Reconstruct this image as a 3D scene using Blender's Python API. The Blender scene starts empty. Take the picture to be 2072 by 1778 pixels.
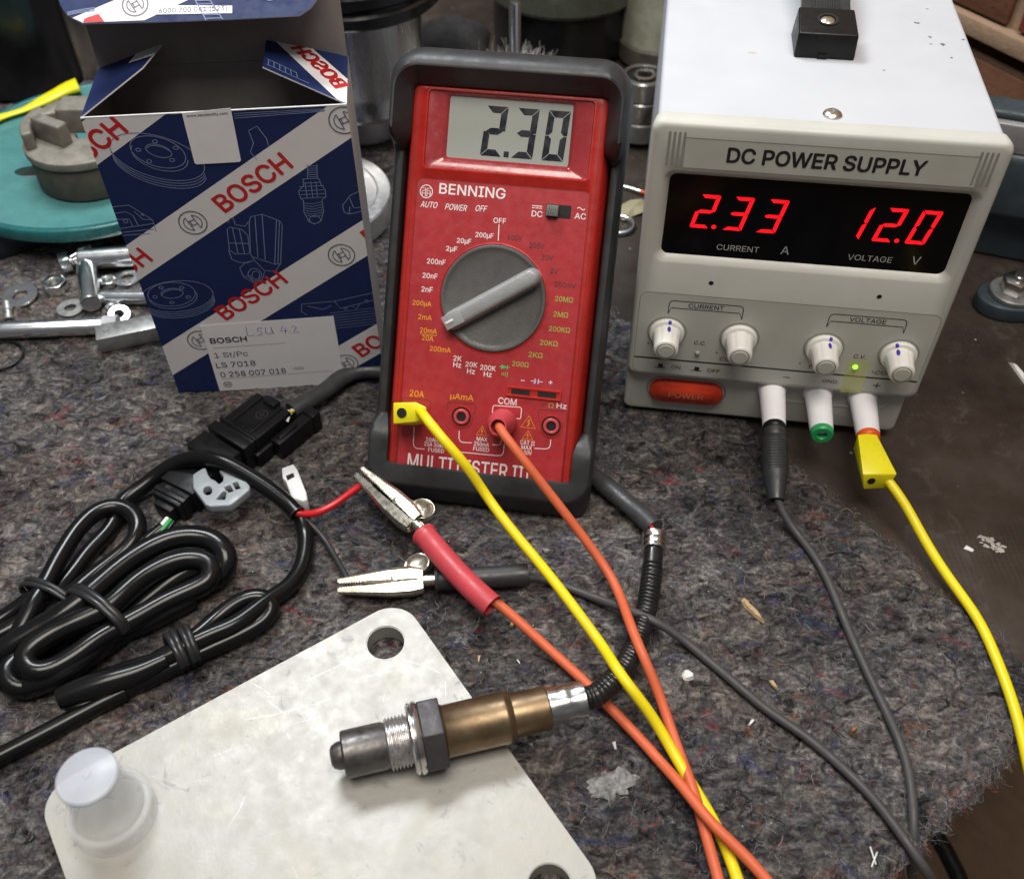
import bpy, bmesh, math, random, os
import numpy as np
from mathutils import Vector, Matrix

random.seed(7); rng = np.random.default_rng(7)
S = 0.00087                       # one drawing unit (about a millimetre) in metres
sc = bpy.context.scene
COL = sc.collection
R = math.radians

# ------------------------------------------------------------------ camera, light, exposure
PF, PITCH, ROLL, CAMH = 2015.188, 0.814, -0.007, 375.371
PW, PH = 2072, 1778
FW = Vector((0, math.cos(PITCH), -math.sin(PITCH)))
UP0 = Vector((0, math.sin(PITCH), math.cos(PITCH)))
RT = Vector((1, 0, 0)) * math.cos(ROLL) + UP0 * math.sin(ROLL)
UP = -Vector((1, 0, 0)) * math.sin(ROLL) + UP0 * math.cos(ROLL)
CAM = Vector((0, 0, CAMH))
cd = bpy.data.cameras.new('camera'); cam = bpy.data.objects.new('camera', cd); COL.objects.link(cam)
cam.matrix_world = Matrix(((RT.x, UP.x, -FW.x, 0), (RT.y, UP.y, -FW.y, 0), (RT.z, UP.z, -FW.z, CAMH * S), (0, 0, 0, 1)))
cd.sensor_fit = 'HORIZONTAL'; cd.sensor_width = 36; cd.lens = PF / PW * 36
cd.clip_start = 0.01; cd.clip_end = 50
cd.dof.use_dof = True; cd.dof.focus_distance = 440 * S; cd.dof.aperture_fstop = 14
sc.camera = cam

w = bpy.data.worlds.new('World'); sc.world = w; w.use_nodes = True
wn = w.node_tree.nodes; wl = w.node_tree.links
bg = wn['Background']
tc = wn.new('ShaderNodeTexCoord'); sep = wn.new('ShaderNodeSeparateXYZ'); rmp = wn.new('ShaderNodeValToRGB')
mp_ = wn.new('ShaderNodeMapRange'); mp_.inputs[1].default_value = -1; mp_.inputs[2].default_value = 1
wl.new(tc.outputs['Generated'], sep.inputs[0]); wl.new(sep.outputs['Z'], mp_.inputs[0]); wl.new(mp_.outputs[0], rmp.inputs[0])
rmp.color_ramp.elements[0].position = 0.3; rmp.color_ramp.elements[0].color = (.10, .085, .07, 1)
rmp.color_ramp.elements[1].position = 0.9; rmp.color_ramp.elements[1].color = (.62, .64, .68, 1)
wl.new(rmp.outputs[0], bg.inputs['Color']); bg.inputs['Strength'].default_value = 0.28

def area(name, loc, target, sx, sy, power, col):
    l = bpy.data.lights.new(name, 'AREA'); l.shape = 'RECTANGLE'; l.size = sx * S; l.size_y = sy * S
    l.energy = power; l.color = col
    o = bpy.data.objects.new(name, l); COL.objects.link(o)
    o.location = Vector(loc) * S
    o.rotation_euler = (Vector(target) - Vector(loc)).to_track_quat('-Z', 'Y').to_euler()
    return o
area('bench_lamp', (-230, 720, 900), (20, 330, 0), 420, 170, 5.6, (.93, .97, 1.0))
area('ceiling_lamp', (60, -60, 1500), (0, 320, 0), 900, 600, 15.5, (1.0, .93, .84))
sc.view_settings.view_transform = 'Standard'; sc.view_settings.look = 'None'
sc.view_settings.exposure = 0.0; sc.view_settings.gamma = 1.0

# ------------------------------------------------------------------ helpers: rays and frames
def ray(px, py): return FW + RT * ((px - PW / 2) / PF) - UP * ((py - PH / 2) / PF)
def gp(px, py, z=0.0):
    d = ray(px, py); return CAM + d * ((z - CAMH) / d.z)
REG = {'A': (900, 1400, 1350 / 2072), 'B': (0, 1150, 1300 / 2072), 'C': (0, 1600, 800 / 1580), 'D': (0, 1900, 1300 / 2072),
       'E': (950, 1900, 1300 / 2072), 'F': (2150, 1900, 1136 / 2072), 'G': (2150, 1250, 1136 / 2072), 'H': (0, 650, 600 / 1940),
       'M': (1150, 1050, 900 / 2072), 'N': (1150, 500, 900 / 2072), 'K': (1000, 0, 1200 / 2072), 'P': (1950, 0, 1336 / 2072),
       'Q': (1950, 700, 1336 / 2072), 'R': (250, 250, 1000 / 1693), 'T': (0, 0, 1300 / 2072), 'U': (0, 600, 1300 / 2072), 'X': (0, 0, 1 * 1.585907)}
def q(k, x, y):
    a, b, s = REG[k]; return ((a + x * s) / 1.585907, (b + y * s) / 1.585907)
def g(k, x, y, z=0.0): return gp(*q(k, x, y), z)
def path(k, pts): return [g(k, *p) for p in pts]       # (x, y, height)
def frame(o, yaw, lean=0): return Matrix.Translation(Vector(o)) @ Matrix.Rotation(yaw, 4, 'Z') @ Matrix.Rotation(lean, 4, 'X')
F_PSU = frame((128.583, 360.916, 0), -.144)
F_MET = frame((-16.279, 314.758, 22), -.163, -.647)
F_CAR = frame((-125.311, 395.677, 0), .089, .028)
def loc(F, px, py, dep=0.0):
    Ro = F.to_3x3(); n = Ro @ Vector((0, 1, 0)); o = F.translation + n * dep
    d = ray(px, py); p = CAM + d * ((o - CAM).dot(n) / d.dot(n))
    return F.inverted() @ p
def lq(F, k, x, y, dep=0.0):
    p = loc(F, *q(k, x, y), dep); return (p.x, p.z)

# ------------------------------------------------------------------ materials
MATS = {}
def nd(nt, t, **kw):
    n = nt.nodes.new(t)
    for a, b in kw.items():
        if a.startswith('i_'): n.inputs[int(a[2:])].default_value = b
        else: setattr(n, a, b)
    return n
def noise(nt, vec, mm, detail=4, rough=.55, dist=0.0):
    n = nd(nt, 'ShaderNodeTexNoise'); n.inputs['Scale'].default_value = 1 / (mm * S); n.inputs['Detail'].default_value = detail
    n.inputs['Roughness'].default_value = rough; n.inputs['Distortion'].default_value = dist
    nt.links.new(vec, n.inputs['Vector']); return n.outputs['Fac']
def ramp(nt, fac, stops):
    r = nd(nt, 'ShaderNodeValToRGB'); el = r.color_ramp.elements
    while len(el) < len(stops): el.new(.5)
    for e, (p, c) in zip(el, stops):
        e.position = p; e.color = c if len(c) == 4 else (*c, 1)
    nt.links.new(fac, r.inputs[0]); return r.outputs[0]
def mix(nt, fac, a, b, mode='MIX'):
    m = nd(nt, 'ShaderNodeMix', data_type='RGBA', blend_type=mode)
    for i, v in ((0, fac), (6, a), (7, b)):
        if hasattr(v, 'is_linked'): nt.links.new(v, m.inputs[i])
        elif isinstance(v, (int, float)): m.inputs[i].default_value = v
        else: m.inputs[i].default_value = (*v, 1) if len(v) == 3 else v
    return m.outputs[2]
def base(name):
    m = bpy.data.materials.new(name); m.use_nodes = True; nt = m.node_tree
    b = nt.nodes['Principled BSDF']; tcn = nd(nt, 'ShaderNodeTexCoord'); MATS[name] = m
    return m, nt, b, tcn.outputs['Object']
def bump(nt, b, h, dist, strength=1.0):
    n = nd(nt, 'ShaderNodeBump'); n.inputs['Distance'].default_value = dist * S; n.inputs['Strength'].default_value = strength
    nt.links.new(h, n.inputs['Height']); nt.links.new(n.outputs[0], b.inputs['Normal']); return n
def mat(name, col, rough=.5, metal=0.0, var=.12, vmm=12, rv=.12, bmm=0, bd=0, dirt=0, dcol=(.05, .045, .04), dmm=9, spec=.5, trans=0, emit=0, coat=0, stretch=None, alpha=1, sss=0):
    m, nt, b, v = base(name)
    if stretch:
        mpn = nd(nt, 'ShaderNodeMapping'); mpn.inputs['Scale'].default_value = stretch; nt.links.new(v, mpn.inputs[0]); vs = mpn.outputs[0]
    else: vs = v
    n1 = noise(nt, vs, vmm)
    lo = tuple(c * (1 - var) for c in col); hi = tuple(min(1, c * (1 + var)) for c in col)
    c = ramp(nt, n1, [(.3, lo), (.7, hi)])
    if dirt:
        d = ramp(nt, noise(nt, v, dmm, 8, .7, .4), [(.5, (0, 0, 0)), (.72, (dirt,) * 3)])
        c = mix(nt, d, c, dcol)
    nt.links.new(c, b.inputs['Base Color'])
    n2 = noise(nt, vs, vmm * .35, 5)
    rr_ = nd(nt, 'ShaderNodeMapRange'); rr_.inputs[1].default_value = .3; rr_.inputs[2].default_value = .7
    rr_.inputs[3].default_value = max(.03, rough - rv); rr_.inputs[4].default_value = min(1, rough + rv)
    nt.links.new(n2, rr_.inputs[0]); nt.links.new(rr_.outputs[0], b.inputs['Roughness'])
    b.inputs['Metallic'].default_value = metal; b.inputs['Specular IOR Level'].default_value = spec
    if bmm: bump(nt, b, noise(nt, v, bmm, 3), bd)
    if trans: b.inputs['Transmission Weight'].default_value = trans; b.inputs['IOR'].default_value = 1.45
    if emit: b.inputs['Emission Color'].default_value = (*col, 1); b.inputs['Emission Strength'].default_value = emit
    if coat: b.inputs['Coat Weight'].default_value = coat; b.inputs['Coat Roughness'].default_value = .12
    if alpha < 1: b.inputs['Alpha'].default_value = alpha
    if sss: b.inputs['Subsurface Weight'].default_value = sss; b.inputs['Subsurface Scale'].default_value = 4 * S; b.inputs['Subsurface Radius'].default_value = (1, 1, 1)
    return m

# ------------------------------------------------------------------ geometry collector (drawing units)
FRAMES = {}
def rr(x0, x1, z0, z1, r, n=6):
    P = []
    for cx, cz, a0 in ((x1 - r, z1 - r, 0), (x0 + r, z1 - r, 90), (x0 + r, z0 + r, 180), (x1 - r, z0 + r, 270)):
        for i in range(n + 1):
            a = R(a0 + 90 * i / n); P.append((cx + r * math.cos(a), cz + r * math.sin(a)))
    return P
def circ(cx, cz, r, n=32, rz=None): return [(cx + r * math.cos(2 * math.pi * i / n), cz + (rz or r) * math.sin(2 * math.pi * i / n)) for i in range(n)]
def catmull(pts, step=2.0):
    P = [Vector(p) for p in pts]
    if len(P) < 3:
        n = max(2, int((P[1] - P[0]).length / step)); return [P[0].lerp(P[1], i / n) for i in range(n + 1)]
    P = [P[0] * 2 - P[1]] + P + [P[-1] * 2 - P[-2]]; out = []
    for i in range(1, len(P) - 2):
        a, b, c, d = P[i - 1:i + 3]
        def kn(t, u, v): return t + max((v - u).length, 1e-3) ** .5
        t0 = 0; t1 = kn(t0, a, b); t2 = kn(t1, b, c); t3 = kn(t2, c, d)
        n = max(2, int((c - b).length / step))
        for k in range(n):
            t = t1 + (t2 - t1) * k / n
            A1 = a * ((t1 - t) / (t1 - t0)) + b * ((t - t0) / (t1 - t0)); A2 = b * ((t2 - t) / (t2 - t1)) + c * ((t - t1) / (t2 - t1)); A3 = c * ((t3 - t) / (t3 - t2)) + d * ((t - t2) / (t3 - t2))
            B1 = A1 * ((t2 - t) / (t2 - t0)) + A2 * ((t - t0) / (t2 - t0)); B2 = A2 * ((t3 - t) / (t3 - t1)) + A3 * ((t - t1) / (t3 - t1))
            out.append(B1 * ((t2 - t) / (t2 - t1)) + B2 * ((t - t1) / (t2 - t1)))
    out.append(P[-2]); return out
UI_FONT = None
try: UI_FONT = bpy.data.fonts.load(os.path.join(bpy.utils.system_resource('DATAFILES'), 'fonts', 'Inter.woff2'))      # Blender's own interface font
except Exception: UI_FONT = None
def smooth_path(pts, win=9.0, it=3):
    K = [Vector(pts[0])]
    for p in pts[1:]:
        p = Vector(p); d = p - K[-1]
        if d.length < 2.5 or (len(K) > 1 and d.normalized().dot((K[-1] - K[-2]).normalized()) < -.05): continue
        K.append(p)
    P = catmull(K, 2.0); n = len(P)
    for _ in range(it):
        A_ = np.array([tuple(p) for p in P]); k = max(1, int(win / 4)); B_ = A_.copy()
        for i in range(n):
            h = min(k, i, n - 1 - i); B_[i] = A_[i - h:i + h + 1].mean(0)
        P = [Vector(p) for p in B_]
    return P
def outline_fill(me):                      # glyph outlines -> triangles by the non-zero winding rule (strokes of one letter may overlap)
    from mathutils.geometry import delaunay_2d_cdt
    co = [v.co.to_2d() for v in me.vertices]; nb = {}
    for e in me.edges: a, b = e.vertices; nb.setdefault(a, []).append(b); nb.setdefault(b, []).append(a)
    seen = set(); loops = []
    for st_ in sorted(nb):
        if st_ in seen: continue
        lp = [st_]; seen.add(st_); cur = min(nb[st_])
        while cur not in seen:
            lp.append(cur); seen.add(cur); nx = [k for k in nb[cur] if k not in seen]
            if not nx: break
            cur = nx[0]
        loops.append([co[i] for i in lp])
    if not loops: return [], []
    V_ = []; F_ = []; segs = [(L[i], L[(i + 1) % len(L)], min(p.x for p in L), max(p.x for p in L)) for L in loops for i in range(len(L))]
    pts = [p for L in loops for p in L]; ed = []; o_ = 0
    for L in loops: ed += [(o_ + i, o_ + (i + 1) % len(L)) for i in range(len(L))]; o_ += len(L)
    r_ = delaunay_2d_cdt(pts, ed, [], 0, 1e-6)
    for f in r_[2]:
        c_ = sum((r_[0][i] for i in f), Vector((0, 0))) / len(f); wn = 0
        for a, b, x0, x1 in segs:
            if c_.x > x1 or (a.y <= c_.y) == (b.y <= c_.y): continue
            if a.x + (c_.y - a.y) / (b.y - a.y) * (b.x - a.x) > c_.x: wn += 1 if b.y > a.y else -1
        if wn: F_.append(tuple(f))
    return [Vector((p.x, p.y, 0)) for p in r_[0]], F_
class G:
    def __init__(s): s.v = []; s.f = []; s.m = []; s.mi = 0
    def add(s, vs, fs, M=None):
        o = len(s.v); s.v += [(M @ Vector(p)) if M else Vector(p) for p in vs]
        s.f += [tuple(i + o for i in f) for f in fs]; s.m += [s.mi] * len(fs); return s
    def box(s, x0, x1, y0, y1, z0, z1, M=None):
        return s.add([(x, y, z) for z in (z0, z1) for x, y in ((x0, y0), (x1, y0), (x1, y1), (x0, y1))],
                     [(3, 2, 1, 0), (4, 5, 6, 7), (0, 1, 5, 4), (1, 2, 6, 5), (2, 3, 7, 6), (3, 0, 4, 7)], M)
    def poly(s, P, y=0.0, M=None): return s.add([(a, y, b) for a, b in P], [tuple(range(len(P)))], M)
    def prism(s, P, y0, y1, M=None):          # outline in x/z, extruded along y
        n = len(P)
        return s.add([(a, y0, b) for a, b in P] + [(a, y1, b) for a, b in P],
                     [tuple(range(n)), tuple(range(2 * n - 1, n - 1, -1))] + [(i, (i + 1) % n, n + (i + 1) % n, n + i) for i in range(n)], M)
    def loft(s, loops, M=None, cap0=False, cap1=False):
        n = len(loops[0]); V_ = [p for l in loops for p in l]; F_ = []
        for k in range(len(loops) - 1):
            F_ += [(k * n + i, k * n + (i + 1) % n, (k + 1) * n + (i + 1) % n, (k + 1) * n + i) for i in range(n)]
        if cap0: F_.append(tuple(range(n)))
        if cap1: F_.append(tuple(range((len(loops) - 1) * n, len(loops) * n)))
        return s.add(V_, F_, M)
    def lathe(s, prof, M=None, n=32, close=False):
        L = [[(max(r, 1e-3) * math.cos(2 * math.pi * i / n), max(r, 1e-3) * math.sin(2 * math.pi * i / n), h) for i in range(n)] for r, h in prof]
        if close: L.append(L[0])
        return s.loft(L, M, not close, not close)
    def tube(s, pts, r, n=12, flat=1.0, caps=True, step=2.0, smooth=True, up=None):
        P = catmull(pts, step) if smooth else [Vector(p) for p in pts]
        T = [(P[min(i + 1, len(P) - 1)] - P[max(i - 1, 0)]).normalized() for i in range(len(P))]
        u = (Vector(up) if up else Vector((0, 0, 1))); u = (u - T[0] * u.dot(T[0])); u = u.normalized() if u.length > 1e-3 else T[0].orthogonal().normalized()
        L = []; N = len(P)
        for i in range(N):
            if flat != 1.0:
                u2_ = Vector((0, 0, 1)) - T[i] * T[i].z; u = u2_.normalized() if u2_.length > .15 else u
            u = (u - T[i] * u.dot(T[i])).normalized(); vv = T[i].cross(u)
            rad = r(i / (N - 1)) if callable(r) else r
            L.append([P[i] + (u * math.sin(2 * math.pi * k / n) * flat + vv * math.cos(2 * math.pi * k / n)) * rad for k in range(n)])
        return s.loft(L, None, caps, caps)
    def holed(s, outer, holes, y0, y1, M=None):
        bm = bmesh.new()
        for yy in (y0, y1):
            E_ = []
            for lp in [outer] + holes:
                vv = [bm.verts.new((a, yy, b)) for a, b in lp]
                E_ += [bm.edges.new((vv[i], vv[(i + 1) % len(vv)])) for i in range(len(vv))]
            bmesh.ops.triangle_fill(bm, use_beauty=True, use_dissolve=False, edges=E_)
        bm.verts.index_update()
        s.add([tuple(v.co) for v in bm.verts], [tuple(v.index for v in f.verts) for f in bm.faces], M); bm.free()
        for lp in [outer] + holes:
            n = len(lp)
            s.add([(a, y0, b) for a, b in lp] + [(a, y1, b) for a, b in lp], [(i, (i + 1) % n, n + (i + 1) % n, n + i) for i in range(n)], M)
        return s
    def stroke(s, pts, wd, y=0.0, closed=False, M=None):      # ribbon in the x/z plane
        P = [Vector((a, b)) for a, b in pts]; n = len(P); V_ = []
        for i in range(n):
            a = P[i - 1] if (i or closed) else P[i]; c = P[(i + 1) % n] if (i < n - 1 or closed) else P[i]
            d = c - a; d = d.normalized() if d.length > 1e-6 else Vector((1, 0)); nn = Vector((-d.y, d.x)) * wd / 2
            V_ += [(P[i].x + nn.x, y, P[i].y + nn.y), (P[i].x - nn.x, y, P[i].y - nn.y)]
        m = n if closed else n - 1
        return s.add(V_, [(2 * i, 2 * i + 1, (2 * i + 3) % (2 * n), (2 * i + 2) % (2 * n)) for i in range(m)], M)
    def ball(s, c, r, n=10, M=None, sz=1.0):
        L = [(r * math.sin(math.pi * k / n), -r * sz * math.cos(math.pi * k / n)) for k in range(n + 1)]
        return s.lathe(L, (M or Matrix()) @ Matrix.Translation(Vector(c)), 16)
    def text(s, t, cx, cz, cap, width=None, y=0.0, bold=0.0, shear=0.0, rot=0.0, M=None, align='C', clip=None, sp=1.0, skew=0.0):
        c = bpy.data.curves.new('t', 'FONT'); c.body = t; c.size = 1; c.font = UI_FONT or c.font; c.shear = shear; c.space_character = sp; c.resolution_u = 3; c.fill_mode = 'NONE'
        o = bpy.data.objects.new('t', c); me = bpy.data.meshes.new_from_object(o)
        vs, fs = outline_fill(me)
        bpy.data.objects.remove(o); bpy.data.curves.remove(c); bpy.data.meshes.remove(me)
        if not vs: return s
        x0 = min(v.x for v in vs); x1 = max(v.x for v in vs); z0 = min(v.y for v in vs); z1 = max(v.y for v in vs)
        kz = cap / (z1 - z0); kx = (width / (x1 - x0)) if width else kz
        ca, sa = math.cos(R(rot)), math.sin(R(rot)); out = []
        ox = {'C': (x0 + x1) / 2, 'L': x0, 'R': x1}[align]
        for v in vs:
            a = (v.x - ox) * kx; b = (v.y - (z0 + z1) / 2) * kz; a += skew * b
            out.append((cx + a * ca - b * sa, y, cz + a * sa + b * ca))
        if bold > 0:
            k0 = bold * cap * 1.15; base_ = list(out); n0 = len(base_); f0 = list(fs)
            for j in range(6):
                dx, dz = k0 * math.cos(R(60 * j + 15)), k0 * math.sin(R(60 * j + 15)); out += [(p[0] + dx, p[1] - .003 * (j + 1), p[2] + dz) for p in base_]; fs = fs + [tuple(i + n0 * (j + 1) for i in f) for f in f0]
        if clip:
            bm = bmesh.new(); bv = [bm.verts.new(p) for p in out]
            for f in fs:
                try: bm.faces.new([bv[i] for i in f])
                except ValueError: pass
            cliprect(bm, clip); bm.verts.index_update()
            out = [tuple(v.co) for v in bm.verts]; fs = [tuple(v.index for v in f.verts) for f in bm.faces]; bm.free()
        return s.add(out, fs, M)
    def clipped(s, other, clip):
        bm = bmesh.new(); bv = [bm.verts.new(p) for p in other.v]
        for f in other.f:
            try: bm.faces.new([bv[i] for i in f])
            except ValueError: pass
        cliprect(bm, clip); bm.verts.index_update()
        s.add([tuple(v.co) for v in bm.verts], [tuple(v.index for v in f.verts) for f in bm.faces]); bm.free(); return s
    def obj(s, name, m, parent=None, smooth=38, bev=0.0, segs=2, world=False, tagkw=None, recalc=True):
        F_ = FRAMES.get(parent.name, Matrix()) if parent else Matrix()
        inv = F_.inverted() if world and parent else None
        bm = bmesh.new(); bv = [bm.verts.new((inv @ p if inv else p)) for p in s.v]
        for f, mi in zip(s.f, s.m):
            try: ff = bm.faces.new([bv[i] for i in f]); ff.material_index = mi
            except ValueError: pass
        if bev or recalc: bmesh.ops.remove_doubles(bm, verts=bm.verts, dist=1e-3)
        if recalc: bmesh.ops.recalc_face_normals(bm, faces=bm.faces)
        if bev:
            ed = [e for e in bm.edges if len(e.link_faces) == 2 and e.calc_face_angle(0) > R(32)]
            bmesh.ops.bevel(bm, geom=ed, offset=bev, segments=segs, affect='EDGES', clamp_overlap=True, profile=.5)
        bmesh.ops.scale(bm, vec=(S, S, S), verts=bm.verts)
        me = bpy.data.meshes.new(name); bm.to_mesh(me); bm.free()
        for mm in (m if isinstance(m, (list, tuple)) else [m]): me.materials.append(mm)
        if smooth:
            me.shade_smooth(); me.set_sharp_from_angle(angle=R(smooth))
        o = bpy.data.objects.new(name, me); COL.objects.link(o)
        if parent: o.parent = parent
        FRAMES[o.name] = F_
        return o
def cliprect(bm, c):
    x0, x1, z0, z1 = c
    for co, no in (((x0, 0, 0), (-1, 0, 0)), ((x1, 0, 0), (1, 0, 0)), ((0, 0, z0), (0, 0, -1)), ((0, 0, z1), (0, 0, 1))):
        bmesh.ops.bisect_plane(bm, geom=bm.verts[:] + bm.edges[:] + bm.faces[:], plane_co=co, plane_no=no, clear_outer=True)
def tag(o, label, cat, group=None, kind=None):
    o['label'] = label; o['category'] = cat
    if group: o['group'] = group
    if kind: o['kind'] = kind
    return o
def thing(name, label, cat, F_=None, group=None):
    o = bpy.data.objects.new(name, None); COL.objects.link(o); o.empty_display_size = .01
    F_ = F_ if F_ is not None else Matrix()
    if not isinstance(F_, Matrix): F_ = Matrix.Translation(Vector(F_))
    o.location = F_.translation * S; o.rotation_euler = F_.to_euler(); FRAMES[o.name] = F_
    tag(o, label, cat, group); return o
def axis(p, d, up=(0, 0, 1)):              # matrix whose local Z runs along d from p
    z = Vector(d).normalized(); x = Vector(up).cross(z); x = x.normalized() if x.length > 1e-4 else z.orthogonal().normalized(); y = z.cross(x)
    return Matrix(((x.x, y.x, z.x, p[0]), (x.y, y.y, z.y, p[1]), (x.z, y.z, z.z, p[2]), (0, 0, 0, 1)))
NEGY = Matrix.Rotation(R(90), 4, 'X')      # local Z -> -Y
def at(x, y, z): return Matrix.Translation(Vector((x, y, z)))

#MATERIALS
m_rub = mat('holster_rubber', (.024, .025, .027), .45, spec=.4, var=.2, vmm=20, bmm=.9, bd=.05, dirt=.3, dcol=(.06, .057, .054), dmm=14)
m_red = mat('red_case', (.44, .019, .013), .36, var=.12, bmm=.5, bd=.05, dirt=.3, dcol=(.3, .05, .04), dmm=6)
m_film = mat('red_film', (.37, .022, .028), .42, var=.1, bmm=.6, bd=.03, dirt=.25, dcol=(.42, .07, .06), dmm=5)
m_frame = mat('window_frame_red', (.33, .030, .036), .22, var=.08, dirt=.3, dcol=(.42, .10, .10), dmm=5, coat=.6)
m_lcd = mat('lcd_glass', (.36, .38, .35), .12, var=.03, vmm=40, rv=.03)
m_seg = mat('lcd_segment', (.006, .008, .016), .3, var=.1)
m_pwhite = mat('print_white', (.78, .70, .70), .45, var=.06)
m_porange = mat('print_orange', (.75, .30, .02), .45, var=.06)
m_pgreen = mat('print_green', (.32, .36, .07), .45, var=.08)
m_pgreen2 = mat('print_bright_green', (.05, .55, .16), .45)
m_pgrey = mat('print_dark', (.11, .022, .028), .5)
m_pblue = mat('print_pale_blue', (.62, .60, .85), .45)
m_dial = mat('dial_plastic', (.088, .085, .082), .42, var=.1, bmm=.7, bd=.09, dirt=.15, dcol=(.12, .12, .12))
m_grip = mat('grip_plastic', (.27, .275, .28), .32, var=.1, bmm=.7, bd=.14)
m_black = mat('black_plastic', (.006, .006, .007), .4, var=.2, bmm=1.2, bd=.03, spec=.3)
m_blackg = mat('black_gloss', (.009, .009, .010), .2, var=.2, rv=.06)
m_hole = mat('dark_hole', (.006, .005, .005), .7)
m_pink = mat('socket_pink', (.52, .06, .075), .4)
m_sgrey = mat('switch_grey', (.14, .15, .14), .5)
m_case = mat('white_paint', (.50, .52, .56), .45, var=.03, vmm=60, bmm=.5, bd=.02, dirt=.10, dcol=(.45, .45, .46), dmm=30)
m_bezel = mat('bezel_plastic', (.50, .50, .46), .45, var=.05, vmm=40, bmm=.6, bd=.025, dirt=.2, dcol=(.36, .34, .29), dmm=22)
m_panel = mat('panel_print', (.47, .475, .43), .5, var=.05, vmm=30, dirt=.2, dcol=(.35, .33, .28), dmm=18)
m_win = mat('display_window', (.003, .003, .0035), .12, var=.2, rv=.03, spec=.15)
m_led = mat('led_red', (1.0, .004, .010), .4, emit=1.5, var=0)
m_ledg = mat('led_green', (.35, 1.0, .05), .4, emit=1.2, var=0)
m_ledoff = mat('led_off', (.30, .30, .25), .3)
m_ink = mat('black_ink', (.012, .013, .015), .5)
m_inkg = mat('grey_ink', (.42, .43, .45), .5)
m_knob = mat('knob_white', (.76, .75, .71), .38, var=.04, dirt=.15, dcol=(.5, .48, .42), dmm=6)
m_pen = mat('pen_blue', (.05, .03, .42), .5)
m_power = mat('power_red', (.60, .045, .015), .25, var=.1, coat=.3)
m_power2 = mat('power_letter', (.74, .20, .11), .3)
m_post = mat('post_white', (.80, .79, .82), .35, var=.03)
m_ringg = mat('ring_green', (.02, .33, .10), .4)
m_ringr = mat('ring_red', (.70, .09, .01), .4)
m_groove = mat('groove_shade', (.27, .27, .24), .6)
m_steel = mat('bright_steel', (.62, .61, .60), .24, 1.0, var=.04, rv=.04)
m_nickel = mat('nickel_plate', (.74, .69, .58), .3, 1.0, var=.12, vmm=6, rv=.08, dirt=.5, dcol=(.28, .2, .1), dmm=9)
m_zinc = mat('zinc_plate', (.80, .83, .85), .22, 1.0, var=.04, rv=.04, vmm=12)
m_iron = mat('dull_steel', (.36, .37, .36), .45, .75, var=.2, vmm=8, bmm=1.2, bd=.05)
m_navy = mat('carton_navy', (.010, .021, .088), .55, spec=.25, var=.08, bmm=1.2, bd=.02)
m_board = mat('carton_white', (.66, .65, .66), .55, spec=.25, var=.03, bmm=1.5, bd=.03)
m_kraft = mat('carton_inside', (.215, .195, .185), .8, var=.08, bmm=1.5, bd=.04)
m_bred = mat('print_red', (.50, .012, .014), .45, var=.04)
m_bgrey = mat('print_grey', (.12, .12, .15), .5)
m_line = mat('print_outline', (.17, .22, .38), .45)
m_label = mat('label_paper', (.74, .73, .75), .5, var=.03)
m_yel = mat('yellow_cable', (.84, .68, .008), .38, var=.06, vmm=20, bmm=1.4, bd=.03, dirt=.3, dcol=(.55, .42, .03), dmm=7)
m_yel2 = mat('yellow_plug', (.80, .72, .01), .36, var=.06, bmm=1.2, bd=.02, dirt=.3, dcol=(.5, .42, .05), dmm=6)
m_ora = mat('orange_cable', (.66, .13, .05), .52, var=.08, vmm=18, bmm=1.2, bd=.03, dirt=.4, dcol=(.46, .09, .045), dmm=7)
m_grey = mat('grey_cable', (.052, .051, .052), .55, var=.12, bmm=1, bd=.03, dirt=.3, dcol=(.09, .085, .08), dmm=8)
m_sleeve = mat('cable_sleeve', (.006, .006, .0065), .22, var=.2, rv=.05, vmm=30, spec=.34)
m_tie = mat('cable_tie', (.018, .018, .02), .36)
m_rsl = mat('red_sleeve', (.52, .055, .07), .45, var=.1, vmm=9, bmm=1.1, bd=.04)
m_rwire = mat('red_wire', (.55, .012, .018), .35)
m_bsl = mat('black_sleeve', (.028, .029, .031), .45, var=.15, bmm=1.5, bd=.03)
m_braid = mat('braided_sleeve', (.040, .041, .044), .42, var=.2, vmm=5, bmm=1.4, bd=.12)
m_corr = mat('corrugated_tube', (.012, .012, .013), .28, var=.2)
m_lever = mat('grey_lever', (.27, .30, .325), .42, var=.04)
m_wplug = mat('white_plug', (.76, .77, .78), .38)
m_wwire = mat('white_wire', (.72, .72, .70), .4)
m_gwire = mat('green_wire', (.02, .30, .07), .4)
m_tip = mat('sensor_tip', (.125, .118, .115), .42, .8, var=.2, vmm=7, dirt=.5, dcol=(.09, .08, .08), dmm=5)
m_hex = mat('sensor_hex', (.075, .072, .076), .52, .6, var=.15, bmm=1.3, bd=.12)
m_brown = mat('heat_tint_steel', (.185, .128, .075), .4, .85, var=.4, vmm=16, rv=.08, dirt=.5, dcol=(.24, .20, .12), dmm=14)
m_thread = mat('greased_thread', (.50, .48, .48), .33, .8, var=.3, vmm=3, dirt=.6, dcol=(.2, .13, .08), dmm=4, bmm=1.5, bd=.15)
m_cap = mat('clear_plastic', (.62, .63, .65), .28, var=.01, rv=.02, alpha=.17)
m_cap2 = mat('frosted_plastic', (.60, .64, .72), .3, var=.02, rv=.02, alpha=.45)
m_teal = mat('teal_plastic', (.075, .225, .225), .24, var=.1, rv=.1, dirt=.3, dcol=(.10, .28, .28), dmm=30)
m_cast = mat('cast_alloy', (.22, .205, .175), .6, .3, var=.25, vmm=8, bmm=2, bd=.2)
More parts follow.
